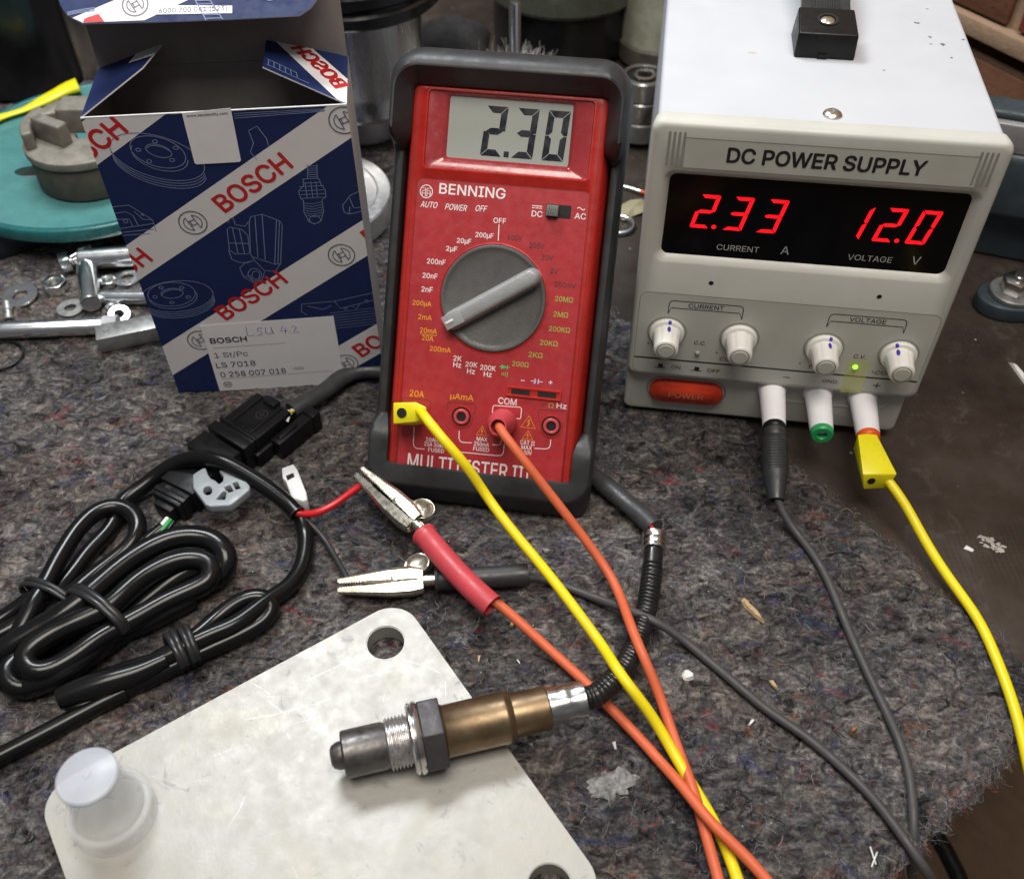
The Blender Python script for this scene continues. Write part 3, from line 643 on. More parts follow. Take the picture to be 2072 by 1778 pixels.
x, y_ = top(720, 262); G().add([(x + 2.2 * math.cos(t), y_ + .8 * math.sin(t), 168.66) for t in [2 * math.pi * i / 12 for i in range(12)]], [tuple(range(12))]).obj('stain', mat('tan_stain', (.55, .47, .33), .5), psu, smooth=0)

# ------------------------------------------------------------------ multimeter
met = thing('multimeter', 'red digital multimeter in a dark grey rubber holster, leaning back, showing 2.30', 'multimeter', F_MET)
def hol_loop(spec):                                          # (offset, depth) for hood, waist and cup, plus how far the cup drops
    (oh, yh, et), (os_, ys), (oc, yc), bt = spec
    P = rr(0, 1, 0, 1, .08, 10); out = []
    zz = [-2 + (172.5 + 2) * k / 60 for k in range(61)]
    def wts(z):
        h_ = min(1, max(0, (z - 145.5) / 3.5)); c_ = min(1, max(0, (19.5 - z) / 4)); return h_, 1 - h_ - c_, c_
    def arc(cx, cz, r, a0, o, y, sgz): return [(cx + r * math.cos(R(a0 + 9 * k)), y, cz + sgz * r * math.sin(R(a0 + 9 * k))) for k in range(11)]
    rt = 2.5 + max(0, oh) * 1.25; rb = 2 + max(0, oc) * 1.1
    X = 44.1
    # right side up, top, left side down, bottom
    top_z = 172.5 + oh + et; bot_z = -2 - bt
    def side(sx):
        L = []
        for k in range(41):
            z = (bot_z + rb) + (top_z - rt - bot_z - rb) * k / 40
            h_, s_, c_ = wts(z); o = oh * h_ + os_ * s_ + oc * c_; y = yh * h_ + ys * s_ + yc * c_; L.append((sx * (X + o), y, z))
        return L
    R_ = side(1); L_ = side(-1)
    tr = [(X + oh - rt + rt * math.cos(R(9 * k)), yh, top_z - rt + rt * math.sin(R(9 * k))) for k in range(1, 11)]
    tl_ = [(-(X + oh - rt) - rt * math.sin(R(9 * k)), yh, top_z - rt + rt * math.cos(R(9 * k))) for k in range(0, 10)]
    tp_ = [((X + oh - rt) * (1 - 2 * k / 12), yh, top_z) for k in range(1, 12)]
    bl = [(-(X + oc - rb) - rb * math.cos(R(9 * k)), yc, bot_z + rb - rb * math.sin(R(9 * k))) for k in range(1, 11)]
    bm_ = [(-(X + oc - rb) * (1 - 2 * k / 12), yc, bot_z) for k in range(1, 12)]
    br_ = [((X + oc - rb) + rb * math.sin(R(9 * k)), yc, bot_z + rb - rb * math.cos(R(9 * k))) for k in range(0, 10)]
    for a, y, b in R_ + tr + tp_ + tl_ + L_[::-1] + bl + bm_ + br_:
        zw = 22 + b * .798 - y * .603
        if zw < .4: b = (.4 - 22 + y * .603) / .798
        out.append((a, y, b))
    return out
HS = [((-.4, 12, 0), (3.0, 14), (-.4, 12), -.4), ((-.3, -.8, 0), (3.2, 9), (-.3, -.6), -.3), ((.2, -1.6, 0), (3.4, 6.8), (.2, -1.6), .2), ((5.9, -11.6, 0), (4.0, 5.4), (7.6, -2.6), 8.2), ((6.7, -11.8, .4), (5.2, 4.8), (8.6, -2.4), 9.4),
      ((7.6, -10.2, 2.4), (6.8, 5.0), (9.4, -1.4), 10.4), ((8.8, -7, 4.6), (8.0, 6.6), (9.8, .6), 12), ((9.5, 0, 6.4), (8.9, 9), (10.0, 4), 16.5), ((9.8, 12, 7.4), (9.4, 13), (9.9, 9), 21), ((9.9, 34, 6.5), (9.4, 32), (9.4, 32), 20), ((8, 42, 4), (6, 40), (7, 40), 10), ((1, 45, 1), (1, 43), (1, 43), 1)]
G().loft([hol_loop(h_) for h_ in HS], None, False, True).obj('holster', m_rub, met, smooth=40)
st = G(); st.tube([(-30, 42, 150), (-32, 70, 120), (-34, 122, 62), (-34, 142, 48)], 5, 10, .5); st.obj('stand', m_black, met)
bd = G()
bd.loft([rrl(-47, 47.2, -5, 174, 3, 16), rrl(-46, 46.2, -4, 173.5, 3, 8), rrl(-44, 44.2, -3, 173, 3, 1.6), rrl(-43.2, 43.4, -3, 172.2, 2.4, .4), rrl(-41.6, 41.8, -3, 171.4, 2, 0), rrl(-38.4, 39.4, 135.0, 171.0, 2.4, 0), rrl(-37.9, 38.9, 135.5, 170.8, 2.2, -.5), rrl(-37.0, 38.2, 136.3, 170.5, 2, -.5), rrl(-36.6, 37.8, 136.8, 170.3, 1.8, .5)])
bd.obj('case', m_red, met, smooth=50)
G().poly([(-39.4, -4), (39.9, -4)] + [(a, b) for a, b in rr(-39.4, 39.9, -3, 131.4, 2.4) if b > 60], -.12).obj('front_film', m_film, met, smooth=0)
c = G(); c.stroke([(-39.4, -2), (-39.4, 129.4), (-38.6, 131), (-37, 131.4), (37.6, 131.4), (39.2, 131), (39.9, 129.4), (39.9, -2)], .4, -.16); c.obj('film_edge', mat('film_edge', (.17, .008, .010), .5), met, smooth=0)
for x in (-41.7, 41.9): G().stroke([(x, -2), (x, 171)], .35, -.1).obj('side_groove', m_pgrey, met, smooth=0)
G().loft([rrl(-36.8, 38.0, 136.6, 170.4, 1.8, .45), rrl(-29.5, 30.4, 140.2, 169.8, 1.6, .9), rrl(-27.7, 28.5, 141.8, 169.0, 1.2, 2.4), rrl(-27.5, 28.3, 142, 168.8, 1.1, 3.2)]).obj('display_window', m_frame, met, smooth=40)
ld = G().poly(rr(-27.6, 28.4, 141.9, 168.9, 1), 3.0).obj('display', m_lcd, met, smooth=0)
for ch, x in (('2', -12.0), ('3', 2.1), ('0', 16.1)):
    a = G(); seg7(a, ch, x, 143.9, 9.8, 21.8, 2.9, .07, 2.85, .26); a.obj('digit', m_seg, ld, smooth=0)
G().poly([(-1.2, 143.9), (1.1, 143.9), (1.1, 146.4), (-1.2, 146.4)], 2.85).obj('decimal_point', m_seg, ld, smooth=0)
pl = lambda *p: lq(F_MET, *p)
W_, O_, GR, DK, PB, G2 = G(), G(), G(), G(), G(), G()
T_ = -.2
W_.text('BENNING', -13.6, 127.6, 4.6, 30.4, T_, bold=.022)
W_.stroke(circ(-34.8, 125.7, 2.85, 28), .42, T_, True)
for s_ in (-1, 1):
    W_.stroke([(-34.8 + s_ * .35, 123.4), (-34.8 + s_ * .35, 127.2), (-34.8 + s_ * 2.2, 127.2)], .34, T_)
    W_.stroke([(-34.8 + s_ * .6, 126.3), (-34.8 + s_ * 1.7, 126.0), (-34.8 + s_ * 2.0, 124.9), (-34.8 + s_ * 1.7, 123.9)], .34, T_); W_.stroke([(-34.8 + s_ * .5, 124.9), (-34.8 + s_ * 1.9, 124.9)], .3, T_ - .01)
for t, u, v_, wd in (('AUTO', 524, 362, 7.6), ('POWER', 724, 382, 9.8), ('OFF', 908, 390, 5.0)): W_.text(t, *pl('N', u, v_), 2.7, wd, T_, bold=.016, skew=.22)
x, z = pl('N', 1045, 480); W_.text('OFF', x, z, 2.3, 5.7, T_, bold=.02); W_.poly([(.0, 106.6), (.45, 106.6), (.2, 113.8), (-.25, 113.8)], T_)
W_.text('DC', *pl('N', 1320, 430), 2.6, 4.8, T_, bold=.018); W_.text('AC', *pl('N', 1640, 447), 2.6, 5.0, T_, bold=.018)
x, z = pl('N', 1322, 372); W_.stroke([(x - 2.3, z), (x + 2.3, z)], .4, T_)
for k in (-1, 0, 1): W_.stroke([(x + k * 1.7 - .6, z - .9), (x + k * 1.7 + .6, z - .9)], .4, T_)
x, z = pl('N', 1646, 392); W_.stroke([(x - 1.7 + .34 * k, z + .5 * math.sin(k / 10 * 2 * math.pi)) for k in range(11)], .4, T_)
for Gc, t, k, u, v_, wd in ((W_, '200µF', 'N', 932, 592, 8.2), (W_, '20µF', 'N', 781, 634, 6.6), (W_, '2µF', 'N', 690, 692, 5.1), (W_, '200nF', 'N', 576, 783, 8.6), (W_, '20nF', 'N', 530, 887, 7.0), (W_, '2nF', 'N', 508, 987, 5.3),
        (O_, '200µA', 'N', 470, 1094, 8.8), (O_, '2mA', 'N', 493, 1193, 6.4), (O_, '20mA', 'N', 518, 1292, 8.0), (O_, '20A', 'N', 513, 1347, 5.4), (O_, '200mA', 'M', 606, 163, 10),
        (DK, '600V', 'N', 1156, 606, 6.7), (DK, '200V', 'N', 1318, 665, 6.8), (DK, '20V', 'N', 1396, 752, 5.2), (DK, '2V', 'N', 1446, 851, 3.6), (DK, '200mV', 'N', 1528, 954, 9.8),
        (GR, '20MΩ', 'N', 1520, 1061, 8.2), (GR, '2MΩ', 'N', 1496, 1173, 6.6), (GR, '200KΩ', 'N', 1486, 1283, 9.7), (GR, '20KΩ', 'M', 1408, 118, 8.2), (GR, '2KΩ', 'M', 1310, 205, 6.5), (GR, '200Ω', 'M', 1198, 273, 7.6),
        (W_, '2K', 'M', 733, 230, 3.8), (W_, 'Hz', 'M', 731, 278, 3.7), (W_, '20K', 'M', 836, 275, 5.5), (W_, 'Hz', 'M', 833, 325, 3.7), (W_, '200K', 'M', 958, 300, 7.2), (W_, 'Hz', 'M', 956, 347, 3.7), (W_, 'Hz', 'M', 1502, 581, 4.6)):
    x, z = pl(k, u, v_); Gc.text(t, x, z, 2.35 if 'µ' not in t else 2.75, wd, T_, bold=.02)
x, z = pl('N', 518, 1322); O_.stroke([(x - 4, z), (x + 4, z)], .3, T_)
O_.text('20A', *pl('M', 433, 490), 3.0, 6.8, T_, bold=.018); O_.text('µAmA', *pl('M', 765, 520), 3.4, 11, T_, bold=.018); W_.text('COM', *pl('M', 1102, 547), 3.0, 8.6, T_, bold=.018)
x, z = pl('M', 1366, 570); DK.text('V', x, z, 2.3, 2, T_); x, z = pl('M', 1424, 577); GR.text('Ω', x, z, 2.3, 2.5, T_)
def trik(G_, cx, cz, s_, mark):
    P = [(cx - s_, cz - s_ * .8), (cx + s_, cz - s_ * .8), (cx, cz + s_ * .9)]; G_.stroke(P, .42, T_, True)
    if mark == '!': G_.stroke([(cx, cz + s_ * .3), (cx, cz - s_ * .3)], .5, T_); G_.stroke([(cx, cz - s_ * .45), (cx, cz - s_ * .62)], .5, T_)
    else: G_.stroke([(cx + .5, cz + s_ * .35), (cx - .5, cz - .1), (cx + .4, cz), (cx - .3, cz - s_ * .6)], .5, T_)
trik(O_, *pl('M', 1258, 700), 3.4, 'z'); trik(O_, *pl('M', 1252, 797), 2.5, '!'); trik(O_, *pl('M', 914, 766), 2.5, '!'); trik(O_, *pl('M', 583, 742), 2.5, '!')
for t, u, v_, wd in (('MAX', 914, 826, 5.0), ('250mA', 910, 863, 7.2), ('FUSED', 908, 900, 7.6), ('10A', 533, 829, 4.4), ('cont', 592, 831, 3.2), ('20A 30sec', 568, 868, 10.6), ('FUSED', 575, 908, 7.6), ('CAT II', 1250, 853, 6.8), ('MAX', 1243, 888, 5.0), ('600V', 1242, 925, 5.0)):
    W_.text(t, *pl('M', u, v_), 1.95, wd, T_, bold=.014)
def ml(pts, Gc=W_, wd=.38): Gc.stroke([pl('M', *p) for p in pts], wd, T_)
ml([(413, 735), (407, 850), (410, 875), (428, 894), (490, 899)]); ml([(745, 765), (744, 820), (752, 840), (770, 849), (838, 853)]); ml([(990, 866), (1035, 870), (1050, 862), (1056, 845), (1060, 800)])
ml([(1422, 828), (1418, 870), (1408, 890), (1385, 898), (1300, 893)]); ml([(1186, 885), (1130, 880), (1105, 868), (1098, 845), (1100, 800)]); ml([(720, 918), (1030, 948), (1058, 945), (1072, 925), (1078, 860)])
ml([(990, 635), (995, 585), (1003, 577), (1195, 590), (1206, 602), (1200, 668), (1192, 676), (1170, 672)])
for a in ([(325, 560), (330, 525), (338, 520), (522, 538), (533, 548), (530, 610)], [(655, 610), (660, 560), (668, 550), (858, 568), (866, 578), (860, 640), (845, 645)], [(1328, 675), (1332, 615), (1340, 608), (1530, 622), (1543, 632), (1538, 700)]): ml(a, DK, .3)
W_.text('MULTITESTER III', -4.6, .2, 7.2, 59, T_, bold=.012, clip=(-60, 60, -2.6, 20))
for k, (u, v_) in enumerate(((1215, 393), (1420, 408))):
    x, z = pl('M', u, v_); PB.stroke([(x - .9, z), (x + .9, z)], .42, T_)
    if k: PB.stroke([(x, z - .9), (x, z + .9)], .42, T_ - .01)
x, z = pl('M', 1318, 400); PB.stroke([(x - 2.8, z), (x - .6, z)], .36, T_); PB.stroke([(x + .8, z), (x + 2.8, z)], .36, T_); PB.stroke([(x + .7, z - 1.2), (x + .7, z + 1.2)], .42, T_); PB.stroke([(x - 1.2, z + 1.2), (x - .6, z + .5), (x - .6, z - .5), (x - 1.2, z - 1.2)], .42, T_)
x, z = pl('M', 1080, 294); G2.poly([(x - 1.5, z - 1.0), (x + 1.3, z), (x - 1.5, z + 1.0)], T_); G2.stroke([(x - 2.4, z), (x + 2.4, z)], .3, T_ - .01); G2.stroke([(x + 1.4, z - 1), (x + 1.4, z + 1)], .35, T_)
x, z = pl('M', 1062, 345)
for k in range(4): GR.stroke([(x + k * .85 - .3, z + (.5 + .25 * k)), (x + k * .85 + .12, z), (x + k * .85 - .3, z - (.5 + .25 * k))], .34, T_)
for n_, Gc, m_ in (('white_lettering', W_, m_pwhite), ('orange_lettering', O_, m_porange), ('green_lettering', GR, m_pgreen), ('dark_lettering', DK, m_pgrey), ('capacitor_symbol', PB, m_pblue), ('diode_symbol', G2, m_pgreen2)): Gc.obj(n_, m_, met, smooth=0)
DC = at(.2, 0, 80.2) @ NEGY
dl = G().lathe([(25.6, 0), (25.4, .5), (24.9, .6), (24.6, -.4)], DC, 64).obj('dial_ring', m_red, met)
dl = G().lathe([(24.6, -.6), (24.5, .9), (24.0, 1.5), (23.2, 1.5), (22.4, .9), (21, .5), (0, .5)], DC, 64).obj('dial', m_dial, met, smooth=30)
RG = at(.2, 0, 80.2) @ Matrix.Rotation(R(-33.2), 4, 'Y')
gL = [[(a, y_, b) for a, b in rr(-25.3 + i_, 25 - i_, -4.6 + i_, 4.6 - i_, r_, 8)] for y_, i_, r_ in ((-.4, 0, 4.4), (-6.2, .7, 3.8), (-7.6, 1.5, 3.0), (-8.0, 2.6, 1.9))]
gr = G().loft(gL, RG, False, True).obj('grip', m_grip, dl, smooth=60)
G().box(-24.4, -15.3, -8.35, -7.8, -3.3, 3.3, RG).obj('pointer_tab', m_grip, dl, bev=.5, segs=3)
G().box(-23.6, -19.6, -8.75, -8.3, -.5, .5, RG).obj('pointer_line', m_pwhite, dl, bev=.15)
x0, z0 = 20.8, 119.2; sl = G().poly([(20.7, 118.9), (32.1, 118.9), (32.1, 124.8), (20.7, 124.8)], -.16).obj('slide_switch', m_hole, met, smooth=0)
sg = G(); sg.box(21.2, 26.4, -3.0, -.1, 119.4, 124.3)
for k in range(5): sg.box(21.7 + k * .95, 22.2 + k * .95, -3.5, -2.9, 119.6, 124.1)
sg.obj('slider', m_sgrey, sl, bev=.12)
for u, v_ in ((762, 660), (1425, 730)):
    x, z = pl('M', u, v_)
    so = G().lathe([(5.3, 0), (5.2, .5), (4.7, .5), (4.6, 0)], at(x, -.1, z) @ NEGY, 40).obj('socket', m_red, met)
    G().lathe([(0, .1), (4.6, .1), (4.6, .12), (0, .12)], at(x, -.1, z) @ NEGY, 32).obj('socket_well', m_hole, so, smooth=0)
    G().lathe([(3.75, 0), (3.75, .7), (3.3, 1.1), (2.6, 1.1), (2.3, .8), (2.3, .1)], at(x, -.1, z) @ NEGY, 32).obj('socket_sleeve', m_pink, so)
cs = [pl('M', 1097, 428), pl('M', 1507, 470), pl('M', 1494, 545), pl('M', 1088, 508)]
cx0 = (cs[0][0] + cs[3][0]) / 2; cx1 = (cs[1][0] + cs[2][0]) / 2; cz0 = (cs[2][1] + cs[3][1]) / 2; cz1 = (cs[0][1] + cs[1][1]) / 2; cm = (cx0 + cx1) / 2
cp = G().loft([rrl(cx0, cx1, cz0, cz1, .4, 0, 3), rrl(cx0 + .2, cx1 - .2, cz0 + .2, cz1 - .2, .3, -1.2, 3), rrl(cx0 + .9, cx1 - .9, cz0 + .9, cz1 - .9, .2, -1.2, 3), rrl(cx0 + 1.1, cx1 - 1.1, cz0 + 1.1, cz1 - 1.1, .2, -.6, 3)], None, False, True).obj('capacitor_socket', m_red, met)
for s_ in (-1, 1): G().poly([(cm + s_ * 6.2 - 4.4, cz0 + 1.3), (cm + s_ * 6.2 + 4.4, cz0 + 1.3), (cm + s_ * 6.2 + 4.4, cz1 - 1.3), (cm + s_ * 6.2 - 4.4, cz1 - 1.3)], -.75).obj('slot', m_hole, cp, smooth=0)

# ------------------------------------------------------------------ parts carton
car = thing('parts_carton', 'open blue and white striped cardboard carton with red lettering', 'carton', F_CAR)
CW, CD, CH = 55.6, 42, 165
CL = (-CW, CW, .3, CH)
t = .45
fp = G().prism([(-CW, .3), (CW, .3), (CW, CH), (-CW, CH)], 0, t).obj('front_panel', [m_navy], car, smooth=0)
a = G(); P = [(-CW + 2 * CW * k / 40, .25 + .22 * random.random() + (.5 if k in (0, 40) else 0)) for k in range(41)]
for k in range(40): a.add([(P[k][0], -.2, CH - P[k][1]), (P[k + 1][0], -.2, CH - P[k + 1][1]), (P[k + 1][0], -.2, CH + .06), (P[k][0], -.2, CH + .06), (P[k][0], .5, CH + .06), (P[k + 1][0], .5, CH + .06)], [(0, 1, 2, 3), (3, 2, 5, 4)])
a.obj('worn_edge', m_board, fp, smooth=0)
for s_ in (-1, 1):
    sd = G().add([(s_ * CW, 0, .3), (s_ * CW, CD, -.9), (s_ * CW, CD, CH), (s_ * CW, 0, CH), (s_ * (CW - t), .4, .3), (s_ * (CW - t), CD, -.9), (s_ * (CW - t), CD, CH), (s_ * (CW - t), .4, CH)], [(0, 1, 2, 3), (7, 6, 5, 4), (0, 3, 7, 4), (2, 3, 7, 6), (0, 1, 5, 4)])
    sd.obj('side_panel', m_board, car, smooth=0)
G().add([(-CW, CD, -.9), (CW, CD, -.9), (CW, CD, CH), (-CW, CD, CH), (-CW, CD + t, -.9), (CW, CD + t, -.9), (CW, CD + t, CH), (-CW, CD + t, CH)], [(0, 1, 2, 3), (7, 6, 5, 4), (0, 4, 5, 1), (2, 6, 7, 3)]).obj('back_panel', m_navy, car, smooth=0)
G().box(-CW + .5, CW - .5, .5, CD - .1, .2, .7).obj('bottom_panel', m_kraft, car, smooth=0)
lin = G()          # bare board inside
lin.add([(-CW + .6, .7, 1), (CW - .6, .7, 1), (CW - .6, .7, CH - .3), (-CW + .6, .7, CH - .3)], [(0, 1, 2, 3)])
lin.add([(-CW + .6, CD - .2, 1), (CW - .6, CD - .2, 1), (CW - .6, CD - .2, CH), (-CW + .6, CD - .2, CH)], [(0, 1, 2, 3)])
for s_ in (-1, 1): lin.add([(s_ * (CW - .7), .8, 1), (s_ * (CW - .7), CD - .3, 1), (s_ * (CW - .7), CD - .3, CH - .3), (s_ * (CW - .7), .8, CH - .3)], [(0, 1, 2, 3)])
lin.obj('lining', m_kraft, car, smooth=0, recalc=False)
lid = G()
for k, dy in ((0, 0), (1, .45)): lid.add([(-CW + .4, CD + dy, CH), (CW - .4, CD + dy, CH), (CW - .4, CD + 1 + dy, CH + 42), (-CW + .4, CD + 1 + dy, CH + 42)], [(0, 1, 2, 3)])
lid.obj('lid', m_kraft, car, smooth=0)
# tuck flap: hangs forward from the lid fold, rounded free corners
def tuck(u, v_, off=0.0):              # u across, v down from the fold
    d = Vector((0, -.87, -.5)); nrm = Vector((0, -.5, .87)); p = Vector((0, CD + .8, CH + 42)) + d * v_ + nrm * off; return (u, p.y, p.z)
TP = [(-59.5, 0), (-59.2, 12), (-58.2, 15.6), (-56.6, 18.6), (-53.8, 21.6), (-49.5, 24.4), (-20, 25.2), (10, 25.5), (39.2, 25.3), (44.2, 22), (46.8, 18.2), (47.6, 14), (47.8, 0)]
a = G(); n = len(TP)
a.add([tuck(*p) for p in TP] + [tuck(*p, -.6) for p in TP], [tuple(range(n)), tuple(range(2 * n - 1, n - 1, -1))]); a.mi = 1
a.add([tuck(*p, .02) for p in TP] + [tuck(*p, -.6) for p in TP], [(i, (i + 1) % n, n + (i + 1) % n, n + i) for i in range(n)])
tk = a.obj('tuck_flap', [m_navy, m_board], car, smooth=0)
ti = lambda k, u, v_: (lambda D_: D_)(None)
def on_tuck(zx, zy):                   # pixel (zoom T) -> u, v on the flap plane
    o0 = F_CAR @ Vector(tuck(0, 0)); n_ = F_CAR.to_3x3() @ Vector((0, -.5, .87)); d = ray(*q('T', zx, zy)); p = F_CAR.inverted() @ (CAM + d * ((o0 - CAM).dot(n_) / d.dot(n_)))
    return p.x, (p - Vector(tuck(0, 0))).dot(Vector((0, -.87, -.5)))
def tpoly(Gc, pts, off=.12): P = [tuck(*p, off) for p in pts]; Gc.add(P, [tuple(range(len(P)))])
a = G(); tpoly(a, [on_tuck(*p) for p in ((371, 92), (655, -28), (1025, -28), (740, 104), (425, 117))]); a.obj('white_stripe', m_board, tk, smooth=0)
a = G(); tpoly(a, [on_tuck(*p) for p in ((426, 115), (432, 98), (455, 88), (505, 72), (535, 113))], .2); a.obj('lettering', m_bred, tk, smooth=0)
a = G()
def logo(fn, cx, cz, r, G_, wd=.5, y=-.3, rot=32):
    ca, sa = math.cos(R(rot)), math.sin(R(rot))
    def tr(P): return [(cx + a_ * ca - b_ * sa, cz + a_ * sa + b_ * ca) for a_, b_ in P]
    fn(G_, circ(cx, cz, r, 36), wd, True)
    fn(G_, tr([(-.14 * r, -.22 * r), (-.14 * r, .22 * r)]), wd * .9, False); fn(G_, tr([(.14 * r, -.22 * r), (.14 * r, .22 * r)]), wd * .9, False) if 0 else None
    for s_ in (-1, 1):
        arc = [(s_ * r * .66 * math.cos(R(t_)), r * .66 * math.sin(R(t_))) for t_ in range(-66, 67, 12)]
        fn(G_, tr(arc + [(s_ * r * .27, r * .60), (s_ * r * .27, -r * .60)]), wd * .8, True)
    fn(G_, tr([(-.27 * r, .2 * r), (.27 * r, .2 * r)]), wd * .8, False); fn(G_, tr([(-.27 * r, -.2 * r), (.27 * r, -.2 * r)]), wd * .8, False)
def flatstroke(y): return lambda G_, P, wd, cl: G_.stroke(P, wd, y, cl)
def tuckstroke(G_, P, wd, cl):
    t_ = G().stroke([(u, -v_) for u, v_ in P], wd, 0, cl); G_.add([tuck(p.x, -p.z, .22) for p in t_.v], t_.f)
u, v_ = on_tuck(692, 25); logo(tuckstroke, u, v_, 5.2, a, .55, rot=-30)
a.obj('emblem', m_bgrey, tk, smooth=0)
a = G(); tpoly(a, [on_tuck(*p) for p in ((740, 28), (1188, 30), (1188, 68), (785, 75))], .18)
lb = a.obj('sticker', m_label, tk, smooth=0)
ux, vx = on_tuck(987, 51); u0, _ = on_tuck(815, 55); u1, _ = on_tuck(1163, 48)
t_ = G().text('6000 700 061 (523)', 0, 0, 2.6, u1 - u0); a = G(); a.add([tuck(ux + p.x, vx - p.z, .25) for p in t_.v], t_.f); a.obj('lettering', m_ink, lb, smooth=0)
a = G()
for k in range(3): tuckstroke(a, [on_tuck(x_, 70 - 28 * math.sin(math.pi * (x_ - 340) / 420) + k * 7 - 4) for x_ in range(345, 500, 20)], .35, False)
tuckstroke(a, [on_tuck(*p) for p in ((995, -5), (1055, 105))], .4, False); tuckstroke(a, [on_tuck(*p) for p in ((1070, -5), (1140, 100))], .4, False)
for k in range(6): tuckstroke(a, [on_tuck(1000 + k * 11, 5 + k * 18), on_tuck(1078 + k * 12, 3 + k * 18)], .3, False)
tuckstroke(a, [on_tuck(1350 + 10 * k, -5 + 8 * math.sin(k / 6 * math.pi)) for k in range(7)], .4, False)
a.obj('line_drawing', m_line, tk, smooth=0)
# side flaps fold inward and slightly up
for s_, e0, e1 in ((-1, (-29.5, 18, 176.5), (-25, 40, 175)), (1, (20.8, 16.5, 175), (20.4, 44.2, 174.2))):
    h0, h1 = (s_ * CW, .3, CH), (s_ * CW, CD - .3, CH)
    fa = G(); nrm = (Vector(e1) - Vector(h1)).cross(Vector(h0) - Vector(h1)).normalized(); nrm = nrm if nrm.z > 0 else -nrm
    e1p = e1 if s_ > 0 else (-24.5, 39, 176)
    Q_ = [Vector(h0), Vector(e0), Vector(e1p), Vector(h1)]
    fa.add([p for p in Q_] + [p - nrm * .6 for p in Q_], [(0, 1, 2, 3), (7, 6, 5, 4)]); fa.mi = 1
    fa.add([p + nrm * .02 for p in Q_] + [p - nrm * .6 for p in Q_], [(i, (i + 1) % 4, 4 + (i + 1) % 4, 4 + i) for i in range(4)])
    fo = fa.obj('side_flap', [m_navy, m_board], car, smooth=0)
    def onf(a_, b_): return Q_[0].lerp(Q_[3], b_).lerp(Q_[1].lerp(Q_[2], b_), a_) + nrm * .15      # a inward, b backward
    st_ = G()
    if s_ > 0:
        st_.add([onf(0, 0), onf(.12, 0), onf(.92, 1), onf(.45, 1), onf(0, .5)], [(0, 1, 2, 3, 4)]); st_.obj('white_stripe', m_board, fo, smooth=0)
        tx = G().text('BOSCH', 0, 0, 1, 1, 0, bold=.02); le = G()
        p0, p1 = Vector((.07, .30)), Vector((.62, .93)); ax = p1 - p0
        le.add([onf(p0.x + ax.x * (p.x + .5) - .16 * p.z - .0, p0.y + ax.y * (p.x + .5) + .17 * p.z) + nrm * .1 for p in tx.v], tx.f); le.obj('lettering', m_bred, fo, smooth=0)
        ld_ = G()
        def seg3(A_, B_, wd=.35): A_ = A_ + nrm * .05; B_ = B_ + nrm * .05; d_ = (B_ - A_).normalized().cross(nrm) * wd / 2; ld_.add([A_ + d_, A_ - d_, B_ - d_, B_ + d_], [(0, 1, 2, 3)])
        seg3(onf(.96, .12), onf(.45, .08)); seg3(onf(.96, .30), onf(.60, .22))
        for k in range(6): seg3(onf(.94 - .07 * k, .11), onf(.94 - .065 * k, .29 - .012 * k))
        ld_.obj('line_drawing', m_line, fo, smooth=0)
    else:
        st_.add([onf(.55, .75), onf(1, .5), onf(1, 1), onf(.6, 1)], [(0, 1, 2, 3)]); st_.obj('white_stripe', m_board, fo, smooth=0)
# front print
sl_ = .6375
a = G()
for z0 in (142, 77.9, 13.6, -51.2):
    a.poly([(-60, z0 + (-60 + 56) * sl_), (60, z0 + (60 + 56) * sl_), (60, z0 + (60 + 56) * sl_ + 20.8), (-60, z0 + (-60 + 56) * sl_ + 20.8)], -.12)
st_ = G().clipped(a, CL).obj('white_stripe', m_board, car, smooth=0)
AN = 32.5
for cx, cz in ((8.6, 128.9), (-57.6, 150.4), (-4.6, 64.4), (-65.4, 82.6), (60.4, 32.8), (73.4, 106)):
    le = G().text('BOSCH', cx, cz, 9.2, 41, -.25, bold=.03, rot=AN, clip=CL)
    if le.f: le.obj('lettering', m_bred, car, smooth=0)
for cx, cz in ((-22.2, 109.6), (43.2, 86.1), (53.4, 157.6), (-35.6, 37.3), (36.4, 14)):
    a = G(); logo(flatstroke(-.3), cx, cz, 6.3, a, .55, rot=22); G().clipped(a, CL).obj('emblem', m_bgrey, car, smooth=0)
def flush():
    global a
    if a.f: G().clipped(a, CL).obj('line_drawing', m_line, car, smooth=0)
    a = G()
a = G(); LW = .36; LY = -.22
def ln(P, cl=False, wd=LW): a.stroke(P, wd, LY, cl)
def el(cx, cz, rx, rz, rot=0, t0=0, t1=360, n=40):
    ca, sa = math.cos(R(rot)), math.sin(R(rot)); ln([(cx + rx * math.cos(R(t0 + (t1 - t0) * i / n)) * ca - rz * math.sin(R(t0 + (t1 - t0) * i / n)) * sa, cz + rx * math.cos(R(t0 + (t1 - t0) * i / n)) * sa + rz * math.sin(R(t0 + (t1 - t0) * i / n)) * ca) for i in range(n + 1)])
